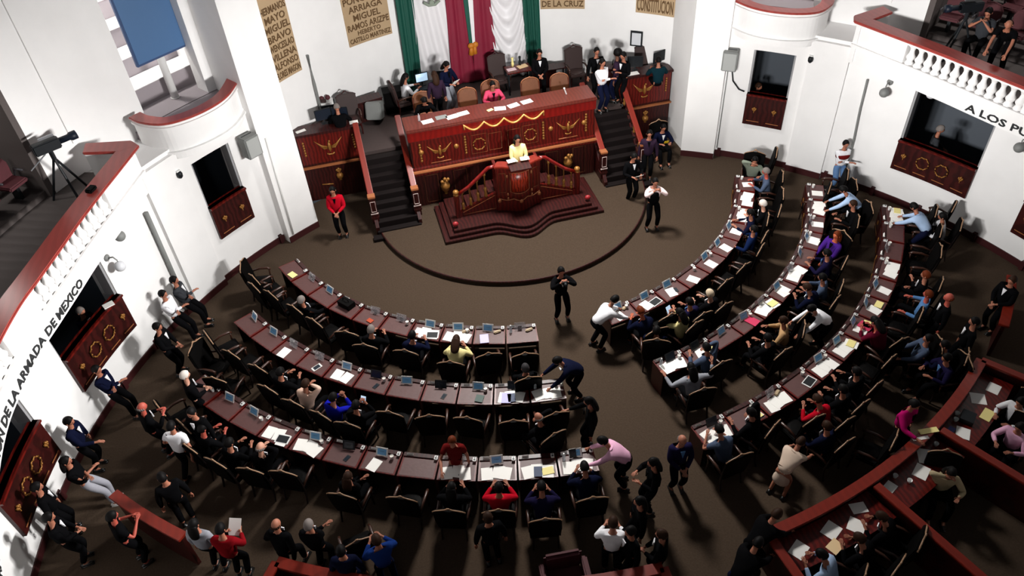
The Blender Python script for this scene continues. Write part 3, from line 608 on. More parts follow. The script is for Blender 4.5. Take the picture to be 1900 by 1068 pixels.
def drape(name, a0t, a1t, a0b, a1b, zt, zb, m, label, folds, amp, swag=0, off=.12, par=None, thick=.02):
    nx, nz = max(24, int(folds*9)), 60; vs = []
    for j in range(nz+1):
        f = j/nz; z = zt+(zb-zt)*f; A, B = a0t+(a0b-a0t)*f, a1t+(a1b-a1t)*f
        for i in range(nx+1):
            u = i/nx; ph = u*folds*2*pi + swag*(f*5+u*u*3)
            if swag: ph = (2*pi*(folds*.9)*(f*2.2-.55*(1-(2*u-1)**2))+u*1.5) if swag > 2 else 2*pi*folds*(u-f*.55)
            d = off+amp*(.5+.5*sin(ph))*(1 if not swag else (.5+.7*f))+(.3*amp*sin(ph*2.3+1) if not swag else 0)
            vs.append(ap(A+(B-A)*u, z, d))
    fs = [(j*(nx+1)+i, j*(nx+1)+i+1, (j+1)*(nx+1)+i+1, (j+1)*(nx+1)+i) for j in range(nz) for i in range(nx)]
    me = bpy.data.meshes.new(name); me.from_pydata(vs, [], fs); me.materials.append(m); me.polygons.foreach_set('use_smooth', [True]*len(fs))
    o = bpy.data.objects.new(name, me); COL.objects.link(o); so = o.modifiers.new('solid', 'SOLIDIFY'); so.thickness = thick; so.offset = 0
    if par is None: tag(o, label, 'drape')
    else: o.parent = par
    return o
drape('flag_drape', -15.4, -11.2, -15.6, -12.2, 6.2, 1.75, GREEN, 'dark green drape on the left of the flag display', 3, .10)
drape('flag_drape', 12.0, 15.9, 13.0, 16.2, 6.2, 1.75, GREEN, 'dark green drape on the right of the flag display', 3, .10)
drape('flag_drape', -11.4, -4.0, -12.4, -4.6, 6.2, 1.75, SATIN, 'white satin drape left of the crimson cloth', 3.2, .12, swag=1.2, off=.08)
drape('flag_drape', 4.8, 12.2, 5.6, 13.2, 6.2, 1.75, SATIN, 'white satin drape with swags right of the crimson cloth', 3.6, .14, swag=2.2, off=.08)
drape('flag_drape', -4.2, -.4, -5.0, .6, 6.2, 1.75, CRIMS, 'crimson cloth, left half of the pair behind the presidency', 1.5, .06, off=.16)
drape('flag_drape', 1.7, 4.9, .3, 6.2, 6.2, 1.75, CRIMS, 'crimson cloth, right half of the pair behind the presidency', 1.2, .06, off=.14)
fl = thing('hanging_ribbon', 'narrow green and white ribbon tied with gold over the crimson cloth', 'ribbon', ap(.5, 3.1, .3))
org = Vector(ap(.5, 3.1, .3))
def rib(a0t, a1t, a0b, a1b, m, n):
    mb = MB(); P = []
    for f in (0, .25, .5, .75, 1):
        z = 6.2+(3.1-6.2)*f
        for a in (a0t+(a0b-a0t)*f, a1t+(a1b-a1t)*f):
            for o_ in (.3, .27): P.append(Vector(ap(a, z, o_))-org)
    fs = []
    for i in range(4):
        b = i*4; fs += [(b, b+2, b+6, b+4), (b+1, b+5, b+7, b+3), (b, b+4, b+5, b+1), (b+2, b+3, b+7, b+6)]
    mb.add(P, fs); mb.build(n, m, fl)
rib(-1.1, .3, -.2, .5, GREEN, 'green_strip'); rib(.3, 1.9, .5, 1.1, SATIN, 'white_strip'); rib(1.9, 3.2, 1.1, 1.6, CRIMS, 'red_strip')
mb = MB(); mb.ball((-.06, -.02, -.02), (.12, .08, .1), 9, 6); mb.ball((.09, -.02, 0), (.1, .07, .1), 9, 6); mb.tube([(-.05, -.02, 0), (-.08, -.03, -.32)], [.05, .09], 8); mb.tube([(.06, -.02, 0), (.05, -.03, -.3)], [.05, .08], 8); mb.build('gold_tassel', mat('gold_cloth', (186, 112, 22), .6), fl, smooth=True)
mb = MB(); o = Vector(ap(-7.8, 4.72, .35)); mb.ball((0, 0, 0), (.1, .05, .1), 8, 6); mb.tube([(-.25, 0, .05), (-.1, 0, -.06), (.1, 0, -.06), (.25, 0, .05)], .05, 8)
tag(mb.build('flag_emblem', mat('grey_green_embroidery', (130, 140, 126), .7), loc=o, smooth=True), 'grey green emblem embroidered at the top of the left white satin', 'emblem')

# ================================================================== the dais
DZ = 1.7
mb = MB(); mb.box(-6.1, -2.95, 1.5, 4.6, 0, DZ); mb.box(2.95, 6.1, 1.5, 4.6, 0, DZ); mb.box(-2.95, 2.95, .0, 4.6, 0, DZ)
mb.box(-4.16, -2.95, .9, 1.5, 0, DZ); mb.box(2.95, 4.16, .9, 1.5, 0, DZ); struct(mb, 'floor', mat('dais_carpet', (60, 48, 46), .95, noise=.1, scale=20))
# high desk
D = thing('presidium_desk', 'long high red mahogany desk with gold eagles and a garland, on the dais', 'desk', (0, -.2, 0))
mb = MB(); mb.box(-2.8, 2.8, 0, .12, 0, 2.6); mb.box(-2.8, -2.7, .1, .75, 1.7, 2.7); mb.box(2.7, 2.8, .1, .75, 1.7, 2.7); mb.box(-2.84, -2.5, -.03, .02, 0, 2.44); mb.box(2.5, 2.84, -.03, .02, 0, 2.44); mb.build('front', WOODD, D, bevel=.006)
mb = MB(); mb.box(-2.8, 2.8, -.06, .0, 1.5, 2.42); mb.build('upper_panel', WOOD, D, bevel=.006)
mb = MB(); mb.box(-2.86, 2.86, -.1, .1, 2.44, 2.74); mb.build('apron', mat('red_mahogany', (112, 14, 10), .3, noise=.12, scale=2, wave=5), D, bevel=.015)
mb = MB(); mb.box(-2.88, 2.88, -.12, .8, 2.74, 2.8); mb.box(-2.86, 2.86, -.1, -.04, 2.79, 2.84); mb.build('desktop', mat('worn_mahogany', (90, 36, 28), .3, noise=.12, scale=3, wave=5), D, bevel=.012)
mb = MB(); mb.box(-2.92, 2.92, -.2, .0, 1.40, 1.47); mb.build('ledge', GILT, D, bevel=.02)
mb = MB(); mb.box(-2.9, 2.9, -.14, 0, 1.3, 1.4); mb.box(-2.86, 2.86, -.12, 0, 1.47, 1.54); mb.build('moulding', WOOD, D, bevel=.015)
mb = MB(); P = []
for k in range(4):
    for i in range(8):
        u = i/8; P.append((-1.2+.8*k*.75+.6*u, -.14, 2.72-.2*sin(pi*u)))
P = [(-1.2, -.14, 2.58)]+P+[(1.2, -.14, 2.72), (1.2, -.14, 2.58)]; mb.tube(P, .028, 7); mb.build('gold_garland', mat('gold_cord', (206, 152, 82), .45, metal=.3), D, smooth=True)
def fm(par, name, fn, m=GOLD): mb = MB(); fn(mb); return mb.build(name, m, par, smooth=True)
for s in (-1, 1):
    fm(D, 'gold_eagle', lambda mb: eagle(mb, (s*1.98, -.08, 1.98), .7))
    for dx in (-.55, .5): fm(D, 'gold_knob', lambda mb: mb.ball((s*1.98+dx, -.08, 2.05), (.075, .05, .075), 10, 7))
    fm(D, 'gold_wreath', lambda mb: rosette(mb, (s*.79, -.08, 1.98), .17))
    for dx in (1.2, 2.55): fm(D, 'gold_drop', lambda mb: [mb.ball((s*dx, -.07, 2.3-.09*i), (.04, .03, .045), 6, 5) for i in range(7)])
    def frame(mb):
        for x0, x1, z0, z1 in ((s*.79-.24, s*.79+.24, 1.68, 2.3), (s*.3-.2, s*.3+.2, 1.7, 2.26)):
            mb.tube([(x0, -.07, z0), (x1, -.07, z0), (x1, -.07, z1), (x0, -.07, z1)], .011, 4, closed=True)
        mb.box(s*1.98-.3, s*1.98+.3, -.08, -.06, 1.62, 1.64)
    fm(D, 'gilt_frame', frame, GILT)
    def vase(mb):
        x = s*1.96; mb.lathe([(.06, 0), (.04, .05), (.12, .15), (.15, .28), (.1, .4), (.04, .45), (.05, .48)], (x, -.1, .5), 12)
        for k in range(5): mb.ball((x+.1*sin(k*1.3), -.16, 1.0+.05*cos(k)), .06, 6, 5)
    fm(D, 'gold_vase_relief', vase)
    def fr2(mb):
        for a in (1.45, 2.35):
            x = s*a; mb.tube([(x-.2, -.03, .25), (x+.2, -.03, .25), (x+.2, -.03, 1.2), (x-.2, -.03, 1.2)], .01, 4, closed=True)
    fm(D, 'lower_gilt_frame', fr2, GILT)
mb = MB(); mb.tube([(2.1, .25, 2.8), (2.02, .2, 3.02)], .02, 6); mb.ball((2.02, .2, 3.03), .03); tag(mb.build('microphone', WPLAST), 'white microphone standing at the right end of the high desk', 'microphone')
# wings
for s in (-1, 1):
    side = 'left' if s < 0 else 'right'
    t = thing('wing_desk', 'mahogany %s wing desk with a gold eagle at the %s of the dais' % (side, side), 'desk', (s*5.12, 1.4, 0))
    mb = MB(); mb.box(-.95, .95, 0, .1, 0, 2.3); mb.build('front', WOODD, t, bevel=.006)
    mb = MB(); mb.box(-.9, .9, -.03, .0, 1.34, 2.3); mb.build('upper_panel', WOOD, t, bevel=.006)
    mb = MB(); mb.box(-.97, .97, -.06, .55, 2.3, 2.38); mb.build('desktop', WOODD, t, bevel=.01)
    mb = MB(); mb.box(-.97, .97, -.1, 0, 1.2, 1.26); mb.build('ledge', GILT, t, bevel=.015)
    fm(t, 'gold_eagle', lambda mb: eagle(mb, (0, -.05, 1.84), .8))
    for dx in (-.75, .75): fm(t, 'gold_drop', lambda mb: [mb.ball((dx, -.04, 2.1-.085*i), (.035, .025, .042), 6, 5) for i in range(6)])
    fm(t, 'gold_vase_relief', lambda mb: (mb.lathe([(.05, 0), (.03, .04), (.10, .1), (.11, .18), (.07, .24)], (.1, -.02, .62), 10), bouquet(mb, (.1, -.02, .95), .12), mb.tube([(-.5, -.01, .55), (-.15, -.01, .5)], .02, 5)))
# stairs with handrails
for s in (-1, 1):
    side = 'left' if s < 0 else 'right'
    t = thing('staircase', 'dark wooden %s staircase with red handrails climbing to the dais' % side, 'staircase', (s*3.58, -.9, 0))
    mb = MB(); n = 9
    for k in range(n): mb.box(-.66, .66, -.28+k*.2, -.28+(k+1)*.2+.05, 0, DZ*(k+1)/n-.001)
    mb.box(-.82, .82, -.5, -.26, 0, .1); mb.build('steps', mat('dark_stair_wood', (13, 5, 5), .7, noise=.2, spec=.2), t, bevel=.008)
    for q in (-1, 1):
        x = q*.64; zb0 = .35
        mb = MB(); mb.prism([(-.0, 0), (.12, 0), (.12, 1), (0, 1)], 0, 1)  # replaced below
        mb = MB(); y0, y1 = .12, 2.2
        for w in (0,): mb.add([Vector((x-.05, -.2, 0)), Vector((x+.05, -.2, 0)), Vector((x+.05, 1.5, 0)), Vector((x-.05, 1.5, 0)), Vector((x-.05, -.2, .3)), Vector((x+.05, -.2, .3)), Vector((x+.05, 1.5, DZ+.05)), Vector((x-.05, 1.5, DZ+.05))], [(3, 2, 1, 0), (4, 5, 6, 7), (0, 1, 5, 4), (1, 2, 6, 5), (2, 3, 7, 6), (3, 0, 4, 7)])
        mb.build('stringer', WOODD, t)
        np_ = None; mb = MB(); w = .085; za, zb_ = 1.2, 2.5; ya, yb = .14, 2.2
        mb.add([Vector((x-w, ya, za-.04)), Vector((x+w, ya, za-.04)), Vector((x+w, yb, zb_-.04)), Vector((x-w, yb, zb_-.04)), Vector((x-w, ya, za+.04)), Vector((x+w, ya, za+.04)), Vector((x+w, yb, zb_+.04)), Vector((x-w, yb, zb_+.04))], [(3, 2, 1, 0), (4, 5, 6, 7), (0, 1, 5, 4), (1, 2, 6, 5), (2, 3, 7, 6), (3, 0, 4, 7)])
        mb.build('handrail', RAILR, t, bevel=.015)
        mb = MB(); mb.box(x-.1, x+.1, .0, .2, .3, 1.22); mb.box(x-.12, x+.12, -.02, .22, .5, .56); np_ = mb.build('newel_post', WOODD, t, bevel=.01)
        mb = MB(); mb.box(x-.11, x+.11, -.01, .21, 1.2, 1.27); mb.build('newel_cap', GILT, np_, bevel=.012)
        mb = MB(); mb.box(x-.11, x+.11, -.015, .01, .66, .69); mb.tube([(x-.07, -.01, .75), (x+.07, -.01, .75), (x+.07, -.01, 1.1), (x-.07, -.01, 1.1)], .008, 4, closed=True); mb.build('newel_line', mat('pale_trim', (214, 196, 190), .5), np_)
        for k in range(8):
            f = (k+1)/9; yy = .14+2.06*f; zz = 1.2+1.3*f-.04; lo = min(DZ+.02, .25+.95*(yy+.2)) if yy < 1.5 else DZ+.02
            mb = MB(); h = zz-lo; mb.lathe([(.03, 0), (.045, h*.15), (.025, h*.3), (.05, h*.5), (.025, h*.75), (.035, h)], (x, yy, lo), 8); mb.build('baluster', GOLD if (k % 2 == 0 and q*s > 0) else WOODD, t, smooth=True)
# pulpit with double curved stair
PU = thing('carved_pulpit', 'carved red mahogany pulpit with twin stairs at the centre of the stage', 'pulpit', (0, -1.6, 0))
def bow(d, x, w): return d*(.5+.5*cos(pi*max(-1, min(1, x/w))))
for k in range(3):
    xs = [-2.42+.16*k+(4.84-.32*k)*i/40 for i in range(41)]
    pts = [(x, -.78+.1*k-bow(.46, x, .95)) for x in xs]+[(2.42-.16*k, 1.1), (-2.42+.16*k, 1.1)]
    mb = MB(); mb.prism(pts, .15+.1*k, .15+.1*(k+1)); mb.build('plinth_step', WOODD, PU, bevel=.01)
mb = MB()
def bowfront(w, y0, d, z0, z1, back=.75, ww=None):
    xs = [-w+2*w*i/24 for i in range(25)]; mb.prism([(x, y0-bow(d, x, ww or w)) for x in xs]+[(w, back), (-w, back)], z0, z1)
bowfront(.66, -.06, .22, .45, 1.05, .75); mb.build('pulpit_base', WOOD, PU, bevel=.01)
mb = MB(); A = [(-.66+1.32*i/24) for i in range(25)]
o1 = [(x, -.1-bow(.22, x, .66)) for x in A]; i1 = [(x*.9, -.02-bow(.2, x, .66)) for x in A][::-1]; mb.prism(o1+i1, 1.05, 1.98); mb.box(-.66, -.58, -.1, .35, 1.05, 1.98); mb.box(.58, .66, -.1, .35, 1.05, 1.98); mb.build('pulpit_front', WOOD, PU, bevel=.006)
mb = MB(); o1 = [(x*1.08, -.16-bow(.24, x, .66)) for x in A]; mb.prism(o1+[(x*.85, .12-bow(.18, x, .66)) for x in A][::-1], 1.98, 2.05); mb.build('pulpit_ledge', RAILR, PU, bevel=.015)
mb = MB(); mb.box(-.3, .3, -.26, .1, 2.05, 2.08, Matrix.Translation((0, 0, .04)) @ Matrix.Rotation(rad(8), 4, 'X')); mb.build('lectern_top', WOODD, PU)
def bp(x, z, o=.025): return (x, -.1-bow(.22, x, .66)-o, z)
fm(PU, 'gilt_frame', lambda mb: [mb.tube([bp(x, z) for x, z in q], .011, 4, closed=True) for q in ([(-.28, 1.18), (-.14, 1.13), (0, 1.12), (.14, 1.13), (.28, 1.18), (.28, 1.5), (.28, 1.82), (.14, 1.83), (0, 1.83), (-.14, 1.83), (-.28, 1.82), (-.28, 1.5)], [(-.58, 1.15), (-.4, 1.15), (-.4, 1.8), (-.58, 1.8)], [(.4, 1.15), (.58, 1.15), (.58, 1.8), (.4, 1.8)])], GILT)
fm(PU, 'carved_panel', lambda mb: mb.prism([(x, -.1-bow(.22, x, .66)-.012) for x in (-.25, -.12, 0, .12, .25)]+[(.25, -.1), (-.25, -.1)], 1.18, 1.8), mat('flame_mahogany', (150, 44, 24), .3, noise=.4, scale=4, wave=8))
fm(PU, 'gold_swag', lambda mb: ([mb.tube([bp(-.62+1.24*i/24, .95-.07*abs(sin(3*pi*i/24)), .03) for i in range(25)], .016, 5)], [mb.ball(bp(x, .86, .04), (.06, .03, .07), 7, 5) for x in (-.6, 0, .6)], [mb.ball(bp(x, z, .04), (.03, .03, .06), 6, 4) for x in (-.36, .36) for z in (1.72, 1.1, .95)]), GILT)
for s in (-1, 1):
    mb = MB(); n = 5
    for k in range(n): mb.box(min(s*(1.75-.22*k), s*.6), max(s*(1.75-.22*k), s*.6), .12, .75, .44, .45+.12*(k+1))
    mb.build('stair_steps', WOODD, PU, bevel=.006)
    mb = MB(); q = [(s*1.78, .44), (s*.62, .44), (s*.62, 1.08), (s*1.78, .62)]
    T = Matrix(((1, 0, 0, 0), (0, 0, -1, .12), (0, 1, 0, 0), (0, 0, 0, 1)))
    mb.prism(q if s < 0 else q[::-1], 0, .1, T); mb.build('stair_side', WOOD, PU)
    fm(PU, 'gilt_frame', lambda mb: mb.tube([(s*1.68, .01, .52), (s*.7, .01, .52), (s*.7, .01, .98), (s*1.68, .01, .6)], .01, 4, closed=True), GILT)
    fm(PU, 'plinth_line', lambda mb: (mb.tube([(s*1.9, -.6, .32), (s*.9, -.6, .32)], .008, 4), mb.tube([(s*2.1, -.7, .17), (s*.95, -.72, .17)], .008, 4)), GILT)
    mb = MB()
    for k in range(8): pass
    Pp = [(s*1.8, .06, 1.22), (s*1.45, .05, 1.42), (s*1.1, .04, 1.72), (s*.85, .02, 1.95), (s*.66, -.05, 2.02)]
    mb.tube(Pp, .055, 8); mb.build('handrail', mat('red_mahogany', (140, 18, 12), .3), PU, smooth=True)
    for k in range(4):
        f = (k+.6)/4.3; x = s*(1.8-1.0*f); zt = 1.2+.7*f; zb = .62+.42*f
        mb = MB(); h = zt-zb; mb.lathe([(.05, 0), (.055, h*.08), (.03, h*.16), (.055, h*.32), (.022, h*.42)], (x, .06, zb), 9); mb.lathe([(.02, h*.4), (.02, h*.86), (.045, h*.9), (.04, h)], (x, .06, zb), 9); mb.build('baluster', GOLD, PU, smooth=True)
    mb = MB(); mb.box(s*1.84-.07, s*1.84+.07, -.02, .12, .45, 1.25); np_ = mb.build('newel_post', WOOD, PU, bevel=.01)
    mb = MB(); mb.ball((s*1.84, .05, 1.32), (.09, .09, .08), 10, 7); mb.lathe([(.09, 0), (.07, .04)], (s*1.84, .05, 1.22)); mb.build('newel_finial', GOLD, np_, smooth=True)
    mb = MB(); mb.ball((s*2.02, -.42, .56), (.09, .07, .08), 10, 7); mb.build('rosette', mat('red_rosette', (150, 30, 36), .5), PU, smooth=True)
for k, (x, rz) in enumerate(((-.18, 5), (.2, -4))): tag(MB().box(-.13, .13, -.09, .09, 0, .006).build('paper', PAPER, loc=(x, -1.78, 2.17), rz=rad(rz)), 'white page on the %s side of the pulpit ledge' % ('left' if k == 0 else 'right'), 'paper')
# things on the high desk
def sheet(x, y, z, w, h, rz, m, label, cat='paper', name='paper', th=.006, group=None):
    return tag(MB().box(-w/2, w/2, -h/2, h/2, 0, th).build(name, m, loc=(x, y, z), rz=rad(rz)), label, cat, group)
for x, y, rz, l in ((-2.18, .1, 8, 'white sheets before the person in black at the left end of the high desk'), (-1.45, .12, 12, 'white booklet, left of two open on the high desk'), (-1.1, .2, 10, 'white booklet, right of two open on the high desk'), (.42, .14, 15, 'white document, middle of the high desk left of its neighbour'), (.85, .22, 12, 'white document, middle of the high desk right of its neighbour'), (-1.75, .2, 5, 'grey pages beside the white booklets on the high desk'), (.0, .1, -10, 'white sheet in front of the pink jacket')):
    sheet(x, y, 2.802, .34, .22, rz, PAPER if 'grey' not in l else GPLAST, l)
sheet(-.3, .12, 2.802, .18, .12, 20, CREAM, 'small card left of the pink jacket on the high desk')
mb = MB(); mb.lathe([(.035, 0), (.035, .18), (.015, .21), (.015, .25)], (0, 0, 0)); tag(mb.build('water_bottle', ACRYL, loc=(-2.4, .2, 2.8), smooth=True), 'clear bottle at the left end of the high desk', 'bottle')
# loudspeaker wedge and boxes on the dais
mb = MB(); mb.prism([(-.25, -.22), (.25, -.22), (.25, .22), (-.25, .22)], 0, .55, Matrix.Rotation(rad(-18), 4, 'X')); tag(mb.build('floor_monitor', GPLAST, loc=(-3.55, 2.55, 1.85), rz=rad(-20), bevel=.03), 'grey wedge loudspeaker on the dais left of the stairs', 'speaker')
# tables at the rear of the dais
def table(x0, x1, y0, y1, h, label, m=DPLAST, n='side_table'):
    t = thing(n, label, 'table', ((x0+x1)/2, (y0+y1)/2, DZ)); w, d = (x1-x0)/2, (y1-y0)/2
    MB().box(-w, w, -d, d, h-.04, h).build('tabletop', m, t, bevel=.008)
    for a in (-1, 1):
        for b in (-1, 1): MB().box(a*(w-.05)-.025, a*(w-.05)+.025, b*(d-.05)-.025, b*(d-.05)+.025, 0, h-.04).build('leg', DPLAST, t)
    return t
table(-2.1, -.9, 2.75, 3.35, .75, 'black table with a lit screen below the left green drape')
table(.9, 1.75, 2.75, 3.3, .8, 'dark red table with folders below the right white satin', WOOD)
def cabinet(x0, x1, y0, y1, h, label, m=WOODD, z=DZ, rz=0):
    t = thing('low_cabinet', label, 'cabinet', ((x0+x1)/2, (y0+y1)/2, z), rad(rz)); w, d = (x1-x0)/2, (y1-y0)/2
    MB().box(-w, w, -d, d, 0, h-.04).build('body', m, t, bevel=.01); MB().box(-w-.02, w+.02, -d-.02, d, h-.04, h).build('top', m, t, bevel=.008)
    for q in (-1, 1): MB().box(q*w/2-w/2+.03, q*w/2+w/2-.03, -d-.015, -d, .06, h-.1).build('door', m, t, bevel=.005)
cabinet(-4.3, -3.25, 2.75, 3.15, .7, 'low dark red cabinet behind the grey wedge loudspeaker', rz=12)
cabinet(-3.15, -2.3, 2.95, 3.4, .75, 'low black cabinet left of the lit screen', BLACKL)
cabinet(1.85, 2.6, 2.85, 3.3, .65, 'low dark cabinet behind the suit by the right drape', WOODD, rz=-6)
cabinet(3.75, 4.5, 2.25, 2.65, .65, 'low dark cabinet behind the group on the right of the dais', WOODD, rz=-25)
def monitor(x, y, z, rz, m, label, w=.42, h=.3):
    t = thing('monitor', label, 'monitor', (x, y, z), rad(rz))
    MB().box(-.1, .1, -.08, .08, 0, .015).build('base', DPLAST, t); MB().box(-.02, .02, -.0, .03, .01, .2).build('stand', DPLAST, t)
    hs = MB().box(-w/2, w/2, -.02, .02, .12, .12+h).build('housing', DPLAST, t, bevel=.01); MB().box(-w/2+.02, w/2-.02, -.026, -.02, .14, .10+h).build('screen', m, hs)
monitor(-1.85, 3.1, DZ+.75, 8, SCREENW, 'lit white screen on the black table beside the white shirt')
monitor(-1.2, 3.0, DZ+.75, -10, DPLAST, 'dark screen beside the plum jacket')
sheet(1.1, 3.0, DZ+.802, .3, .2, 5, mat('pale_pink_paper', (236, 208, 216), .7), 'pale pink pages on the dark red table'); sheet(1.5, 3.1, DZ+.802, .34, .24, 15, mat('peach_folder', (240, 208, 160), .7), 'peach folder on the dark red table')
for x, c in ((1.2, 'yellow'), (1.45, 'black')):
    mb = MB(); mb.lathe([(.04, 0), (.05, .1), (.03, .2), (.045, .3)], (0, 0, 0)); tag(mb.build('ornament', CREAM if c == 'yellow' else DPLAST, loc=(x, 3.22, DZ+.8), smooth=True), 'small %s ornament on the table by the right satin' % c, 'ornament')
# wing equipment
monitor(-5.1, 1.85, 2.38, 10, BLUEPL, 'dark monitor, left of those on the left wing desk', .5, .36); monitor(-4.6, 1.8, 2.38, -15, BLUEPL, 'dark monitor, right of those on the left wing desk', .5, .36)
monitor(4.9, 1.75, 2.38, 160, BLUEPL, 'dark monitor, left of those on the right wing desk', .5, .36); monitor(5.75, 1.8, 2.38, 200, BLUEPL, 'dark monitor, right of those on the right wing desk', .5, .36)
sheet(4.75, 1.55, 2.382, .4, .22, 0, PAPER, 'white pages on the right wing desk'); sheet(-4.25, 1.6, 2.382, .26, .2, 0, PAPER, 'white page at the inner corner of the left wing desk')
sheet(-5.85, 1.62, 2.382, .3, .14, 20, PAPER, 'white pages at the outer corner of the left wing desk')
t = thing('wall_monitor', 'thin framed pale screen on the apse wall above the right wing', 'monitor', (5.2, 2.45, 3.1), rad(-35))
MB().box(-.2, .2, -.02, .02, -.25, .25).build('housing', DPLAST, t); MB().box(-.15, .15, -.03, -.02, -.2, .2).build('screen', GLASSB, t)
t = thing('gift_basket', 'white box with ribbons behind the left wing desk', 'box', (-4.95, 2.6, DZ)); MB().box(-.25, .25, -.18, .18, 0, .95).build('box', DPLAST, t); MB().box(-.22, .22, -.15, .15, .95, 1.02).build('lid', WPLAST, t)
mb = MB(); mb.ball((-.1, 0, 1.12), .08); mb.ball((.08, .02, 1.12), .08); mb.build('bow', MAROONL, t, smooth=True)
# ================================================================== deputies' chairs
def make_chair(name, lm, wood, crest, label, cat='chair', hb=1.2, rnd=False):
    t = thing(name, label, cat)
    mb = MB(); mb.box(-.27, .27, -.26, .26, .36, .46); mb.ball((0, 0, .46), (.25, .24, .05), 14, 6); mb.build('seat', lm, t, bevel=.02)
    mb = MB(); T = Matrix.Translation((0, -.25, .42)) @ Matrix.Rotation(rad(8), 4, 'X')
    if rnd:
        pts = [(-.25, 0), (.25, 0), (.28, .35), (.26, .6)]+[(.26*cos(a), .6+.14*sin(a)) for a in [pi*i/10 for i in range(1, 10)]]+[(-.26, .6), (-.28, .35)]
    else:
        pts = [(-.27, 0), (.27, 0), (.31, .3), (.31, hb-.5), (.14, hb-.45), (-.14, hb-.45), (-.31, hb-.5), (-.31, .3)]
    mb.prism(pts, -.045, .045, T @ Matrix(((1, 0, 0, 0), (0, 0, -1, 0), (0, 1, 0, 0), (0, 0, 0, 1)))); br = mb.build('backrest', lm, t, bevel=.02)
    mb = MB()
    if rnd: P = [(.28*cos(a), 0, .6+.16*sin(a)) for a in [pi*i/12 for i in range(13)]]
    else: P = [(-.32, 0, hb-.53), (-.24, 0, hb-.475), (-.14, 0, hb-.445), (-.08, 0, hb-.43), (-.04, 0, hb-.40), (0, 0, hb-.385), (.04, 0, hb-.40), (.08, 0, hb-.43), (.14, 0, hb-.445), (.24, 0, hb-.475), (.32, 0, hb-.53)]
    mb.tube([T @ Vector(p) for p in P], .016, 6); mb.ball(T @ Vector((0, 0, P[len(P)//2][2]+.01)), (.04, .02, .022), 7, 5); mb.build('crest_rail', crest, br, smooth=True)
    mb = MB()
    for s in (-1, 1): mb.tube([T @ Vector((s*.285, 0, -.02)), T @ Vector((s*.295, 0, .3)), T @ Vector((s*.29, 0, hb-.53 if not rnd else .6))], .02, 6)
    mb.tube([T @ Vector((-.285, 0, 0)), T @ Vector((.285, 0, 0))], .02, 6); mb.build('back_frame', wood, t)
    for s in (-1, 1):
        mb = MB(); mb.tube([(s*.3, -.26, .62), (s*.31, -.05, .68), (s*.31, .16, .67), (s*.3, .24, .63)], [.025, .03, .035, .03], 7); mb.tube([(s*.29, .18, .4), (s*.3, .2, .65)], .022, 6); mb.build('armrest', ARMW if not rnd else wood, t, smooth=True)
    for x, y in ((-1, 1), (1, 1), (-1, -1), (1, -1)):
        mb = MB(); mb.tube([(x*.24, y*.22, .37), (x*.25, y*.24, .2), (x*.25, y*(.25 if y > 0 else .29), 0)], [.032, .024, .02], 6); mb.build('leg', wood, t)
    return t
GOLDW = mat('pale_carved_wood', (150, 116, 88), .4); ARMW = mat('arm_wood', (58, 32, 22), .35)
ch0 = make_chair('leather_armchair', BLACKL, mat('black_chair_wood', (24, 12, 10), .5), GOLDW, 'x')
bc0 = make_chair('presidium_chair', BROWNL, mat('chair_mahogany', (92, 40, 22), .4), mat('chair_tan_wood', (150, 92, 58), .45), 'x', rnd=True)
dc0 = make_chair('dark_highback_chair', mat('dark_brown_leather', (52, 36, 34), .5), WOODD, WOODD, 'x')
used = {'l': 0, 'b': 0, 'd': 0}
def put(proto, key, x, y, z, rz, label, group=None):
    if not used[key]:
        used[key] = 1; o = proto; o.location = (x, y, z); o.rotation_euler.z = rz; o['label'] = label
        if group: o['group'] = group
        return o
    return dup(proto, (x, y, z), rz, label, group)
put(bc0, 'b', -2.06, 1.5, DZ, rad(180), 'brown round backed chair at the left end of the high desk', 'chairs behind the high desk')
for x, y, a, l in ((-.72, 1.25, 175, 'empty tan brown round backed chair left of the pink jacket'), (.1, 1.5, 180, 'brown round backed chair of the person in the pink jacket'), (1.3, 1.2, 178, 'empty brown round backed chair right of the pink jacket'), (2.2, 1.15, 170, 'empty brown round backed chair at the right end of the high desk')):
    put(bc0, 'b', x, y, DZ, rad(a), l, 'chairs behind the high desk')
for x, y, a, z, l in ((3.25, 2.75, 180, DZ, 'dark high backed chair standing alone against the apse wall'), (.75, 3.2, 185, DZ, 'dark high backed chair in front of the crimson cloth edge'), (-2.55, 2.85, -80, DZ, 'dark chair of the person in the white shirt on the dais'), (-5.35, 2.3, 160, DZ, 'dark high backed chair behind the left wing desk'), (5.4, 1.75+.3, 170, DZ, 'dark chair behind the right wing desk'), (-4.3, 2.25, 185, DZ, 'dark chair behind the left wing monitors')):
    put(dc0, 'd', x, y, z, rad(a), l, 'dark chairs on the dais')
t = table(2.5, 3.0, 2.9, 3.3, .6, 'small dark stand with gold ornament by the apse wall', WOODD)
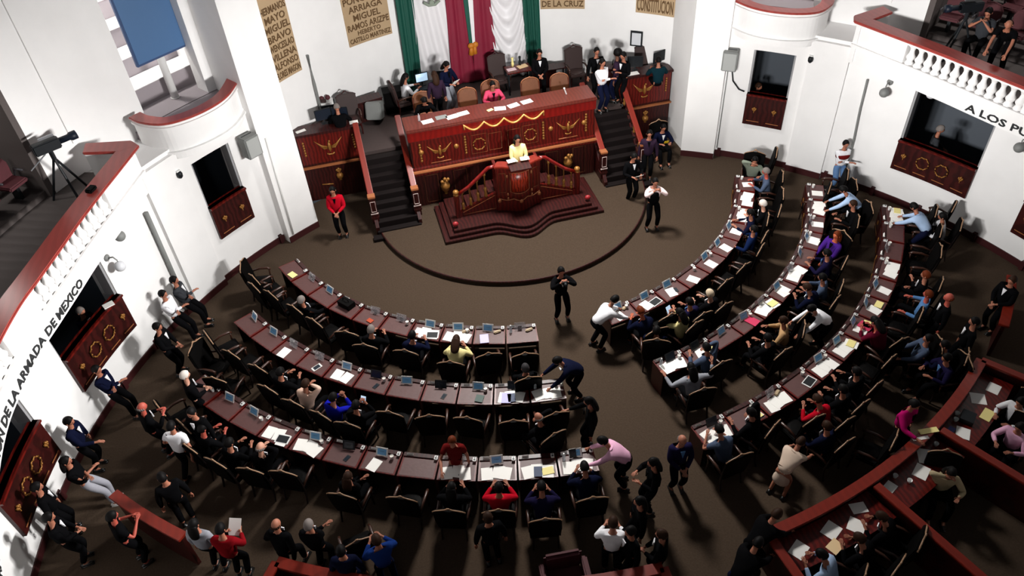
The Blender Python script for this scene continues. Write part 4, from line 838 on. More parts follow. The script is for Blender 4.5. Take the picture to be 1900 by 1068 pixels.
# ================================================================== desks
ORD = ['first', 'second', 'third', 'fourth', 'fifth', 'sixth', 'seventh', 'eighth', 'ninth', 'tenth', 'eleventh', 'twelfth', 'thirteenth']
ROWS = [  # side, row name, first angle, step, count, back radius, depth, contents (nearest the aisle first)
 (-1, 'front', 8.15, 6.18, 10, 6.95, .58, ['abk', 'tvk', 'ctPk', 'Ptl', 'ac', 'ao', 'B', 't', 'a', 'y']),
 (-1, 'second', 5.95, 5.07, 11, 8.80, .58, ['Pbcc', 'dPnv', 'sgc', 'df', 't', 'dfc', 'tpp', 'aF', 'ap', 't', 't']),
 (-1, 'third', 4.65, 4.25, 12, 10.78, .58, ['tPbd', 'Pny', 'tP', 'aPf', '', 'tpc', 'df', 'tPc', 'lP', 'tc', 't', 'tc']),
 (1, 'front', 5.55, 6.17, 10, 6.95, .56, ['tpck', 'tpl', 'tpf', 'cp', 'cpt', 'tp', 'tp', 'cP', 'P', 'pc']),
 (1, 'second', 7.75, 4.8, 12, 8.95, .5, ['dPbc', 'pydc', 't', 'tmc', 'aPyf', 'tpp', 'aP', 't', 'tppc', 'apc', 'P', 'pc']),
 (1, 'third', 6.55, 4.17, 13, 10.92, .56, ['dPc', 'lcy', 'aPk', 'Gl', 'tPcf', 'tPy', 'tpym', 'tpy', 'tp', 'Pcc', 'ac', 'cc', 'PyPc']),
]
def make_desk(w0, w1, dep):
    """desk with the narrow side (w0) towards the stage; local +y is the stage side, origin at the floor under the seat edge"""
    t = thing('deputy_desk', 'x', 'desk', group=None); h = .76
    T = [(-w1/2, 0), (w1/2, 0), (w0/2, dep), (-w0/2, dep)]
    mb = MB(); mb.prism(T, h-.045, h); dt = mb.build('desktop', WOOD, t, bevel=.006)
    mb = MB(); k = .035; mb.prism([(-w1/2+k, .03), (w1/2-k, .03), (w0/2-k, dep-.12), (-w0/2+k, dep-.12)], h-.002, h+.003); mb.build('leather_inlay', LEATH, dt)
    mb = MB(); mb.box(-w0/2+.01, w0/2-.01, dep-.1, dep, h, h+.03); mb.build('back_shelf', WOODD, t, bevel=.004)
    mb = MB(); mb.box(-w0/2, w0/2, dep-.03, dep, .04, h-.04); mb.box(-w0/2+.06, w0/2-.06, dep, dep+.012, .15, h-.12); fp = mb.build('front_panel', WOODD, t, bevel=.004)
    mb = MB(); mb.ball((0, dep+.02, .45), (.07, .015, .07), 8, 5); mb.tube([(-w0/2+.1, dep+.014, .2), (w0/2-.1, dep+.014, .2)], .006, 4); mb.build('gilt_ornament', GOLD, fp)
    for s in (-1, 1): MB().prism([(s*w1/2-.02*(s > 0), .04), (s*w1/2+.02*(s < 0), .04), (s*w0/2+.02*(s < 0), dep-.02), (s*w0/2-.02*(s > 0), dep-.02)], .0, h-.045).build('side_panel', WOODD, t)
    return t
def make_tablet(name='tablet', scr=SCREEN, fr=WPLAST, cover=False):
    t = thing(name, 'x', 'tablet')
    T = Matrix.Translation((0, 0, .015)) @ Matrix.Rotation(rad(62), 4, 'X')
    fr_ = MB().box(-.135, .135, 0, .2, -.006, .006, T).build('frame', fr, t, bevel=.003)
    MB().box(-.1, .1, .03, .17, .0062, .0075, T).build('screen', scr, fr_)
    MB().add([Vector((-.05, .1, 0)), Vector((.05, .1, 0)), Vector((.05, .04, .12)), Vector((-.05, .04, .12)), Vector((-.05, .105, 0)), Vector((.05, .105, 0)), Vector((.05, .045, .12)), Vector((-.05, .045, .12))], [(0, 1, 2, 3), (4, 5, 6, 7), (0, 1, 5, 4), (2, 3, 7, 6), (0, 3, 7, 4), (1, 2, 6, 5)]).build('stand', DPLAST, t)
    return t
P_tab = make_tablet(); P_dtab = make_tablet('dark_tablet', SCREEND, DPLAST); P_acr = make_tablet('acrylic_holder', ACRYL, ACRYL)
P_name = thing('name_plate', 'x', 'name plate')
MB().add([Vector(v) for v in ((-.07, -.025, 0), (.07, -.025, 0), (.07, .025, 0), (-.07, .025, 0), (-.07, 0, .05), (.07, 0, .05))], [(0, 3, 2, 1), (0, 1, 5, 4), (2, 3, 4, 5), (0, 4, 3), (1, 2, 5)]).build('card', PAPER, P_name)
MB().box(-.05, .05, -.021, -.019, .018, .026).build('printed_line', BLKINK, P_name.children[0])
P_vote = thing('voting_console', 'x', 'console')
MB().box(-.035, .035, -.05, .05, 0, .035).build('housing', WPLAST, P_vote, bevel=.004); MB().box(-.02, .02, -.03, .0, .035, .038).build('keypad', DPLAST, P_vote.children[0]); MB().box(-.012, .012, .015, .035, .035, .037).build('button', DPLAST, P_vote.children[0])
P_cup = thing('paper_cup', 'x', 'cup'); MB().lathe([(.03, 0), (.042, .1), (.038, .1), (.03, .02)], (0, 0, 0), 12).build('cup', WPLAST, P_cup); MB().lathe([(.001, 0), (.037, 0), (.037, .004)], (0, 0, .085), 12).build('drink', mat('milky_drink', (220, 215, 205), .3), P_cup)
P_bot = thing('water_bottle', 'x', 'bottle'); MB().lathe([(.033, 0), (.035, .06), (.033, .15), (.014, .19), (.014, .2)], (0, 0, 0), 12).build('bottle', mat('clear_bottle', (205, 215, 222), .1, alpha=.55), P_bot, smooth=True); MB().lathe([(.016, 0), (.016, .022)], (0, 0, .198), 10).build('cap', WPLAST, P_bot)
protos = [P_tab, P_dtab, P_acr, P_name, P_vote, P_cup, P_bot]
SEATED = [(p[0], p[1], p[3]) for p in PEOPLE if p[2] == 0 and p[4] in ('sit', 'write', 'back', 'arms', 'phonesit', 'spread', 'chin', 'crosssit')]
seat_used = set()
LOOSE = {}
rnd = random.Random(3)
for side, rname, a0, da, n, R0, dep, cont in ROWS:
    sname = 'left' if side < 0 else 'right'
    w0 = 2*R0*math.tan(rad(da/2))-.035; w1 = 2*(R0+dep)*math.tan(rad(da/2))-.045
    proto = make_desk(w0, w1, dep)
    for i in range(n):
        a = side*(a0+da*(i+.5)); ra = rad(a); R1 = R0+dep
        where = '%s desk from the aisle, %s %s row' % (ORD[i], sname, rname)
        org = Vector((R1*sin(ra), -R1*cos(ra), 0))
        def L(x, y, z=0): return (org.x+x*cos(ra)-y*sin(ra), org.y+x*sin(ra)+y*cos(ra), z)
        lab = 'mahogany desk with brown leather top, '+where
        if i == 0: proto.location = org; proto.rotation_euler.z = ra; proto['label'] = lab; proto['group'] = 'desks of the curved rows'; d = proto
        else: d = dup(proto, org, ra, lab)
        dup(P_name, L(-w0*.3, dep-.05, .79), ra, 'small white name plate on the '+where, 'name plates on the desks')
        dup(P_vote, L(w0*.43, dep-.09, .79), ra, 'white voting console on the '+where, 'voting consoles on the desks')
        c = cont[i]; xs = 0
        zt = .764; papers = 0; slots = [(-.16, .2), (.17, .22), (.0, .16)]
        for ch in c:
            if ch in 'tsad':
                pr, nm = {'t': (P_tab, 'white framed tablet'), 's': (P_tab, 'white framed small tablet'), 'a': (P_acr, 'empty clear acrylic holder'), 'd': (P_dtab, 'dark tablet')}[ch]
                dup(pr, L(rnd.uniform(-.06, .05), dep-.19, .765), ra+rnd.uniform(-.15, .15), nm+' on the '+where, 'tablets and holders on the desks')
            elif ch == 'c': xs += 1; dup(P_cup, L(.1+.12*xs, dep-.2, zt), ra, ('white cup' if xs == 1 else 'second white cup')+' on the '+where, 'cups on the desks')
            elif ch == 'b': dup(P_bot, L(-.26, dep-.2, zt), ra, 'clear water bottle on the '+where, 'bottles on the desks')
            elif ch in 'pP':
                if ch == 'p': k = [(slots[papers % 3][0]*(.8 if side < 0 else .3), .17)]
                else: k = [(-.19, .17), (.0, .2), (.19, .16)]
                for q, (x, y) in enumerate(k):
                    nm = 'white paper' if len(k) == 1 else ('left', 'middle', 'right')[q]+' sheet of the spread'
                    if papers and len(k) == 1: nm = 'further white paper'
                    if papers and len(k) > 1: nm = 'second '+nm
                    sheet(*L(x+rnd.uniform(-.03, .03), y+rnd.uniform(-.02, .03), zt+.003*q+.004*papers)[:3], .235, .30, a+rnd.uniform(-16, 16), PAPER, nm+' on the '+where)
                papers += 1
            elif ch in 'yomvgnlFf Bk G'.replace(' ', ''):
                spec = {'y': ('yellow folder', CREAM, .24, .17, 'folder'), 'o': ('orange folder', ORANGE, .16, .12, 'folder'), 'm': ('magenta folder', MAGCARD, .24, .3, 'folder'), 'v': ('lavender sheet', LAVP, .21, .29, 'paper'), 'g': ('dark green notebook', mat('green_notebook', (44, 70, 62), .6), .18, .2, 'notebook'), 'n': ('navy notebook', mat('navy_notebook', (36, 54, 88), .6), .17, .24, 'notebook')}
                if ch in spec:
                    nm, m_, w, h, ct = spec[ch]; sheet(*L({'y': .2, 'o': .06, 'm': .12, 'v': -.12, 'g': .1, 'n': .0}[ch], .15, zt+.012), w, h, a+rnd.uniform(-12, 12), m_, nm+' on the '+where, ct, ct, .012)
                elif ch == 'l':
                    tt = thing('laptop', 'black and white laptop on the '+where, 'laptop', L(.18, .16, zt), ra+.2); MB().box(-.16, .16, -.11, .11, 0, .015).build('case', WPLAST, tt, bevel=.003); MB().box(-.13, .13, -.09, .09, .015, .018).build('keyboard', DPLAST, tt)
                elif ch in 'Ff':
                    tt = thing('phone', ('large white tablet lying flat' if ch == 'F' else 'small phone lying flat')+' on the '+where, 'phone', L(.1, .18, zt), ra-.3); k = 1.5 if ch == 'F' else 1
                    MB().box(-.045*k, .045*k, -.08*k, .08*k, 0, .01).build('case', WPLAST if ch == 'F' else DPLAST, tt, bevel=.002); MB().box(-.035*k, .035*k, -.055*k, .055*k, .01, .0115).build('screen', SCREEND, tt)
                elif ch == 'B':
                    mb = MB(); mb.prism([(-.2, -.12), (.2, -.14), (.22, .1), (-.18, .12)], 0, .16); mb.tube([(-.1, 0, .15), (-.08, 0, .24), (.08, 0, .24), (.1, 0, .15)], .012, 6); tag(mb.build('handbag', BLACKL, loc=L(-.05, .33, zt), rz=ra, bevel=.03), 'black handbag on the '+where, 'bag')
                elif ch == 'k': tag(MB().box(-.09, .09, -.04, .04, 0, .05).build('case', mat('beige_pouch', (170, 150, 120), .7), loc=L(.18, dep-.2, zt), rz=ra+.4, bevel=.015), 'small beige pouch on the '+where, 'pouch')
                elif ch == 'G': dup(P_cup, L(.22, dep-.17, zt), ra, 'pale green cup on the '+where)
        # chair
        best = None
        for k, (x, y, h) in enumerate(SEATED):
            dx = math.hypot(x-L(0, -.5)[0], y-L(0, -.5)[1])
            if dx < .42 and k not in seat_used and (best is None or dx < best[0]): best = (dx, k)
        if best:
            seat_used.add(best[1]); x, y, h = SEATED[best[1]]
            put(ch0, 'l', x, y, 0, rad(h), 'occupied black armchair at the '+where, 'black armchairs of the rows')
        else:
            x, y, _ = L(rnd.uniform(-.05, .05), -.36-rnd.uniform(0, .1))
            if any(math.hypot(x-p[0], y-p[1]) < .55 for p in SEATED): continue
            put(ch0, 'l', x, y, 0, ra+rnd.uniform(-.25, .25), 'empty black armchair at the '+where, 'black armchairs of the rows')
for k, (x, y, h) in enumerate(SEATED):
    if k in seat_used: continue
    who = [p for p in PEOPLE if p[0] == x and p[1] == y][0][-2]
    put(ch0, 'l', x, y, 0, rad(h), 'armchair under '+who.replace('seated ', '').replace('a blue lit', 'a'))
for x, y, a, l in ((-7.6, -2.7, -100, 'brownish armchair turned sideways at the upper end of the left front row'), (-7.35, -3.5, -60, 'armchair below the sideways chair by the left front row'), (-8.75, -5.6, -120, 'armchair pulled back at the upper end of the left second row'), (-8.4, -6.4, -30, 'armchair behind the last desks of the left second row'), (7.6, -2.2, 60, 'brown armchair behind the grey green shirt at the right wall'), (8.9, -3.9, 60, 'armchair by the skirting at the top of the right second row'), (10.75, -6.1, 40, 'armchair by the wall above the white shirt'), (8.1, -4.3, 50, 'armchair with gold arm between the right front and second rows'), (-5.9, -11.4, 10, 'armchair pushed out behind the left third row'), (4.6, -12.3, 40, 'armchair pushed out behind the right third row')):
    put(ch0, 'l', x, y, 0, rad(a), l)
for o in protos:
    for c in list(o.children_recursive): bpy.data.objects.remove(c)
    bpy.data.objects.remove(o)
# ================================================================== rear partition and counter
def partition(a0, a1, R, label, zt=1.0):
    am = (a0+a1)/2; org = (R*sin(rad(am)), -R*cos(rad(am)), 0)
    t = thing('wooden_partition', label, 'partition', org)
    def fin(mb, name, m, **k): mb.v = [(x-org[0], y-org[1], z) for x, y, z in mb.v]; return mb.build(name, m, t, **k)
    mb = MB(); arcbox(mb, a0, a1, R-.04, R+.04, 0, zt-.03, c=(0, 0), sgn=-1); fin(mb, 'panel', WOODD)
    mb = MB(); arcbox(mb, a0, a1, R-.11, R+.11, zt-.03, zt+.03, c=(0, 0), sgn=-1); fin(mb, 'top_rail', RAILR, bevel=.01)
    return t
def radial(a, R0, R1, label, zt=1.0, w=.09):
    ra = rad(a); t = thing('wooden_divider', label, 'partition', (R0*sin(ra), -R0*cos(ra), 0), ra)
    MB().box(-.03, .03, -(R1-R0), 0, 0, zt-.03).build('panel', WOODD, t); MB().box(-w, w, -(R1-R0), 0, zt-.03, zt+.03).build('top_rail', RAILR, t, bevel=.01)
    return t
partition(6.15, 35.3, 13.75, 'long curved wooden partition with red top rail at the lower right')
partition(41, 49, 13.9, 'short curved partition at the right edge of the picture')
partition(-49, -40.6, 13.95, 'curved partition with a red top rail on the lower left floor')
partition(-32.2, -2.6, 13.78, 'curved partition whose corners show at the bottom edge of the picture', 1.05)
radial(6.15, 13.75, 17, 'red topped divider at the aisle end of the lower right counter'); radial(16.4, 13.9, 17.5, 'long red topped divider crossing the lower right corner'); radial(25.2, 13.9, 17, 'red topped divider behind the pink shirt'); radial(35.3, 13.75, 17, 'red topped divider at the far end of the right counter')
radial(-32.2, 13.78, 16, 'divider at the left corner of the bottom partition', 1.05); radial(-2.6, 13.78, 16, 'divider at the right corner of the bottom partition', 1.05)
for a0, a1, l in ((6.6, 16.1, 'mahogany counter with white papers at the bottom right'), (16.8, 24.9, 'mahogany counter before the person in the beige top'), (25.5, 34.9, 'mahogany counter before the person in the pink shirt')):
    am = (a0+a1)/2; org = (14.2*sin(rad(am)), -14.2*cos(rad(am)), 0); t = thing('long_counter', l, 'counter', org)
    def fin(mb, name, m, **k): mb.v = [(x-org[0], y-org[1], z) for x, y, z in mb.v]; return mb.build(name, m, t, **k)
    mb = MB(); arcbox(mb, a0, a1, 13.82, 14.5, .74, .78, c=(0, 0), sgn=-1); fin(mb, 'countertop', WOOD)
    for a in (a0+.5, am, a1-.5): mb = MB(); arcbox(mb, a-.1, a+.1, 13.85, 14.4, 0, .74, c=(0, 0), sgn=-1); fin(mb, 'support', WOODD)
def onc(a, R, w, h, rz, m, label, cat='paper', name='paper', th=.006, z=.782): sheet(R*sin(rad(a)), -R*cos(rad(a)), z, w, h, a+rz, m, label, cat, name, th)
PEACH = mat('peach_folder', (240, 208, 160), .7)
for q in ((7.9, 14.15, .34, .26, 25, PAPER, 'white sheets held by the leaning person on the lower right counter'), (11.1, 14.1, .34, .28, 20, PAPER, 'white sheet next to the peach folder on the lower right counter'), (13.0, 14.25, .3, .3, 30, PAPER, 'white pages before the pen holder on the lower right counter'), (14.3, 14.0, .3, .22, -20, PAPER, 'white pages near the divider on the lower right counter'),
          (17.6, 14.02, .36, .2, 10, PAPER, 'single white sheet beside the cups on the lower right counter'), (21.0, 14.15, .34, .26, 15, PAPER, 'white pages before the beige top'), (22.6, 14.0, .36, .3, 40, PAPER, 'cream white pages at the far side of the beige top counter'), (27.0, 14.2, .3, .26, 20, PAPER, 'white pages before the pink shirt'), (31.5, 14.05, .3, .3, 30, PAPER, 'tissue white pages at the far right counter'), (33.5, 14.2, .3, .24, 0, PAPER, 'grey white pages at the end of the far right counter')): onc(*q)
onc(10.4, 14.38, .28, .22, 15, PEACH, 'peach folder on the lower right counter', 'folder', 'folder', .012)
onc(30.2, 14.35, .34, .2, 0, CREAM, 'pale yellow folder on the far right counter', 'folder', 'folder', .012)
sheet(13.75*sin(rad(24.2)), -13.75*cos(rad(24.2)), 1.032, .12, .4, 24+60, CREAM, 'pale yellow folder lying on the right red rail', 'folder', 'folder', .012)
sheet(13.75*sin(rad(23.0)), -13.75*cos(rad(23.0)), 1.032, .07, .34, 24+60, PAPER, 'white strip lying on the right red rail')
onc(26.3, 14.0, .3, .12, 0, mat('blue_case', (30, 40, 120), .5), 'blue pencil case on the right divider counter', 'case', 'pencil_case', .03)
onc(28.6, 14.1, .3, .26, 10, DPLAST, 'black bag on the far right counter', 'bag', 'bag', .12)
for a, R, l in ((16.9, 13.95, 'white cup at the inner end of the beige top counter'), (18.9, 13.92, 'white cup beside the red rail before the beige top'), (19.4, 14.15, 'white cup with a spoon before the beige top'), (24.2, 13.98, 'white cup by the pale yellow folder'), (27.8, 13.95, 'left one of two cups on the far right counter'), (28.5, 13.9, 'right one of two cups on the far right counter')):
    mb = MB(); mb.lathe([(.03, 0), (.05, .08), (.045, .08), (.03, .015)], (0, 0, 0), 12); tag(mb.build('cup', WPLAST, loc=(R*sin(rad(a)), -R*cos(rad(a)), .78), smooth=True), l, 'cup', 'cups on the rear counter')
# gallery seats and cameras ------------------------------------------------
gs = thing('theatre_chair', 'x', 'chair')
MB().box(-.26, .26, -.22, .22, .34, .44).build('seat', MAROONL, gs, bevel=.03)
mb = MB(); mb.prism([(-.27, 0), (.27, 0), (.28, .35), (.2, .5), (0, .54), (-.2, .5), (-.28, .35)], -.05, .05, Matrix.Translation((0, -.22, .4)) @ Matrix(((1, 0, 0, 0), (0, 0, -1, 0), (0, 1, 0, 0), (0, 0, 0, 1)))); mb.build('backrest', MAROONL, gs, bevel=.025)
for s in (-1, 1): MB().tube([(s*.28, -.2, .3), (s*.29, -.1, .58), (s*.29, .14, .58)], .025, 6).build('armrest', mat('dark_metal_arm', (60, 58, 62), .35), gs, smooth=True)
MB().box(-.04, .04, -.1, .1, 0, .34).build('pedestal', DPLAST, gs)
first = True
for s in (-1, 1):
    for r in range(4):
        for k in range(6):
            a = s*(58.6+3.4*k+(r % 2)*1.2); R = 13.85+.8*r; x, y = hp(a, R); z = 4.6+.28*r
            l = 'maroon theatre chair number %s from the pier, %s tier of the %s gallery' % (ORD[k], ('lowest', 'second', 'third', 'top')[r], 'left' if s < 0 else 'right')
            l = l.replace('number ', '')
            if first: gs.location = (x, y, z); gs.rotation_euler.z = rad(180-a); gs['label'] = l; gs['group'] = 'gallery seats'; first = False
            else: dup(gs, (x, y, z), rad(180-a), l)
def camcorder(x, y, z, rz, label):
    t = thing('video_camera', label, 'camera', (x, y, z), rad(rz)); t.scale = (1.25, 1.25, 1.1)
    for k in range(3):
        b = 2*pi*k/3; MB().tube([(0, 0, .95), (.35*cos(b), .35*sin(b), 0)], .022, 6).build('tripod_leg', DPLAST, t)
    MB().tube([(0, 0, .9), (0, 0, 1.1)], .04, 8).build('head', DPLAST, t)
    MB().box(-.08, .08, -.25, .2, 1.1, 1.32).build('body', DPLAST, t, bevel=.02)
    MB().lathe([(.06, 0), (.06, .16), (.085, .2), (.085, .3)], (0, 0, 0), 12, Matrix.Translation((0, .2, 1.21)) @ Matrix.Rotation(rad(-90), 4, 'X')).build('lens', BLUEPL, t, smooth=True)
    MB().box(-.03, .03, -.1, .16, 1.36, 1.4).build('handle', STEEL, t, bevel=.01); MB().tube([(.06, -.1, 1.1), (.25, -.45, 1.0)], .012, 6).build('pan_bar', STEEL, t)
camcorder(-10.72, -3.35, 4.45, -60, 'video camera on a tripod in the left gallery pointing into the hall')
camcorder(11.2, -4.35, 4.45, 80, 'video camera on a tripod in the right gallery')
tag(MB().box(-.12, .12, -.08, .08, 0, .1).build('pouch', BLACKL, loc=(-9.9, -4.5, 5.17), rz=1.1, bevel=.03), 'black pouch lying on the left red handrail', 'bag')
tag(MB().box(-.16, .16, -.11, .11, 0, .12).build('camera_box', GLASSB, loc=(12.1, -5.0, 5.05), rz=.5, bevel=.03), 'white equipment case on a seat of the right gallery', 'case')
tag(MB().box(-.02, .22, -.09, .09, 0, .02).build('pamphlet', PAPER, loc=(*hp(-61.5, 12.3), 2.155), rz=.5), 'white pamphlets on the left mahogany parapet', 'paper')

t = thing('maroon_armchair', 'dark maroon upholstered seat at the bottom edge below the third row', 'chair', (-2.25, -13.2, 0), rad(175))
MB().box(-.36, .36, -.3, .3, .12, .42).build('seat', MAROONL, t, bevel=.05); MB().box(-.36, .36, -.38, -.26, .3, .85).build('backrest', MAROONL, t, bevel=.05)
for q in (-1, 1): MB().box(q*.4-.06, q*.4+.06, -.34, .3, .1, .6).build('armrest', MAROONL, t, bevel=.03)
for q in (-1, 1):
    for w in (-1, 1): MB().box(q*.32-.03, q*.32+.03, w*.26-.03, w*.26+.03, 0, .12).build('leg', WOODD, t)
# ================================================================== people
CL = {'black': (9, 9, 11), 'navy': (14, 18, 40), 'white': (232, 232, 236), 'darkgrey': (52, 54, 58), 'grey': (140, 142, 150), 'plum': (44, 30, 46), 'pinkred': (196, 66, 96), 'teal': (14, 40, 48), 'cream': (226, 212, 150), 'red': (176, 14, 34), 'shell': (232, 206, 204), 'stripes': (222, 218, 222), 'lightgrey': (150, 150, 158), 'pink': (226, 172, 200), 'maroon': (96, 20, 20), 'indigo': (26, 22, 52), 'royal': (22, 48, 110), 'darkred': (122, 14, 22), 'blush': (226, 190, 170), 'blue': (24, 28, 160), 'darkblue': (16, 30, 66), 'olivegrey': (124, 132, 118), 'slate': (70, 82, 104), 'paleblue': (166, 190, 222), 'purple': (66, 32, 120), 'tan': (176, 140, 100), 'skyblue': (84, 124, 172), 'wine': (96, 16, 40), 'beige': (206, 184, 166), 'beige2': (176, 160, 128), 'magenta': (176, 18, 98), 'jeans': (86, 116, 156)}
HAIRC = {'black': (12, 10, 10), 'brown': (46, 28, 18), 'grey': (120, 112, 108), 'darkgrey': (50, 48, 50), 'white': (216, 208, 200), 'blond': (206, 186, 160), 'auburn': (96, 40, 16)}
SKN = {'m': (164, 104, 80), 'l': (200, 146, 122), 'd': (104, 64, 46), 'r': (178, 80, 64), 'o': (190, 92, 54)}
def cmat(n): return mat('cloth_'+n, CL[n], .9, spec=.04, noise=.06, scale=9)
def hmat(n): return mat('hair_'+n, HAIRC[n], .6, spec=.12)
def smat(n): return mat('skin_'+n, SKN[n], .6)
EYE = mat('eye_dark', (20, 16, 16), .3); LIP = mat('lip', (140, 60, 56), .5)
def ik(a, b, l1, l2, pole):
    d = b-a; L = d.length
    if L > (l1+l2)*.995: b = a+d*((l1+l2)*.995/L); d = b-a; L = d.length
    q = (l1*l1-l2*l2+L*L)/(2*L); h = math.sqrt(max(l1*l1-q*q, 0)); u = d.normalized()
    p = pole-u*pole.dot(u); p = p.normalized() if p.length > 1e-4 else Vector((0, 0, 1))
    return a+u*q+p*h, b
class Sk:
    def __init__(s): s.v = []; s.e = []; s.r = []
    def add(s, p, r, parent=None):
        s.v.append(tuple(p)); s.r.append(r if isinstance(r, tuple) else (r, r)); i = len(s.v)-1
        if parent is not None: s.e.append((parent, i))
        return i
    def obj(s, name, m, lv=1):
        me = bpy.data.meshes.new(name); me.from_pydata(s.v, s.e, []); o = bpy.data.objects.new(name, me); COL.objects.link(o)
        k = o.modifiers.new('skin', 'SKIN'); k.use_smooth_shade = True
        if not me.skin_vertices: me.attributes  # layer is made by the modifier
        for i, r in enumerate(s.r): me.skin_vertices[0].data[i].radius = r
        me.skin_vertices[0].data[0].use_root = True
        q = o.modifiers.new('sub', 'SUBSURF'); q.levels = lv; q.render_levels = lv
        PEND.append((o, m)); return o
PEND = []; HEADS = {}
def head_mesh(mb, C, R3, hairless=False):
    """face, nose, ears, eyes and mouth; R3 rotates head space (+y = face)"""
    n, m = 16, 12; vs = []
    for i in range(m+1):
        for j in range(n):
            th = pi*i/m; ph = 2*pi*j/n; x = sin(th)*cos(ph); y = sin(th)*sin(ph); z = cos(th)
            px, py, pz = .076*x, .096*y, .118*z
            if z < 0: px *= 1+.28*z; py *= 1+.16*z*(1 if y > 0 else 1.6)
            if y > .3 and abs(x) < .35 and -.35 < z < .12: py += .022*(1-abs(x)/.35)*(1-abs(z+.15)/.3 if abs(z+.15) < .3 else 0)
            vs.append(C+R3 @ Vector((px, py, pz)))
    mb.m = 0; mb.add(vs, [(i*n+j, (i+1)*n+j, (i+1)*n+(j+1) % n, i*n+(j+1) % n) for i in range(m) for j in range(n)])
    for s in (-1, 1):
        mb.ball(C+R3 @ Vector((s*.079, -.005, -.01)), (.012, .02, .03), 6, 5)
        mb.m = 1; mb.ball(C+R3 @ Vector((s*.03, .084, .012)), (.013, .008, .008), 6, 4); mb.m = 0
    mb.m = 2; mb.ball(C+R3 @ Vector((0, .084, -.056)), (.022, .008, .007), 6, 4); mb.m = 0
def hair_mesh(mb, C, R3, kind):
    n, m = 16, 10
    def shell(back, fringe):
        vs = []
        for i in range(m+1):
            for j in range(n):
                ph = 2*pi*j/n; fr = max(0, sin(ph)); zl = back+(fringe-back)*fr**1.3; th = math.acos(zl)*i/m
                b = 1.10 if i < m else 1.03; x = sin(th)*cos(ph); y = sin(th)*sin(ph); z = cos(th)
                vs.append(C+R3 @ Vector((.079*x*b, .099*y*b-.006, .120*z*b+.004)))
        mb.add(vs, [(i*n+j, (i+1)*n+j, (i+1)*n+(j+1) % n, i*n+(j+1) % n) for i in range(m) for j in range(n)]+[tuple(m*n+j for j in range(n))])
    if kind == 'bald':
        for i in range(9):
            a = pi+pi*i/8; mb.ball(C+R3 @ Vector((.074*cos(a), .088*sin(a)-.004, -.012)), (.02, .02, .036), 6, 5)
        return
    if kind == 'afro': mb.ball(C+R3 @ Vector((0, -.03, .04)), (.13, .13, .13), 14, 10); return
    shell(-.45, .58)
    if kind == 'long':
        P = [(.045, .06, .05), (.085, .045, .02), (.098, .055, -.05), (.100, .06, -.13), (.096, .055, -.21), (.075, .045, -.27), (.03, .02, -.30)]; n2 = 14
        mb.add([C+R3 @ Vector((w*cos(2*pi*j/n2), -.06-.008*i+d*sin(2*pi*j/n2), z)) for i, (w, d, z) in enumerate(P) for j in range(n2)], [(i*n2+j, i*n2+(j+1) % n2, (i+1)*n2+(j+1) % n2, (i+1)*n2+j) for i in range(len(P)-1) for j in range(n2)]+[tuple(range(n2)), tuple((len(P)-1)*n2+j for j in range(n2))])
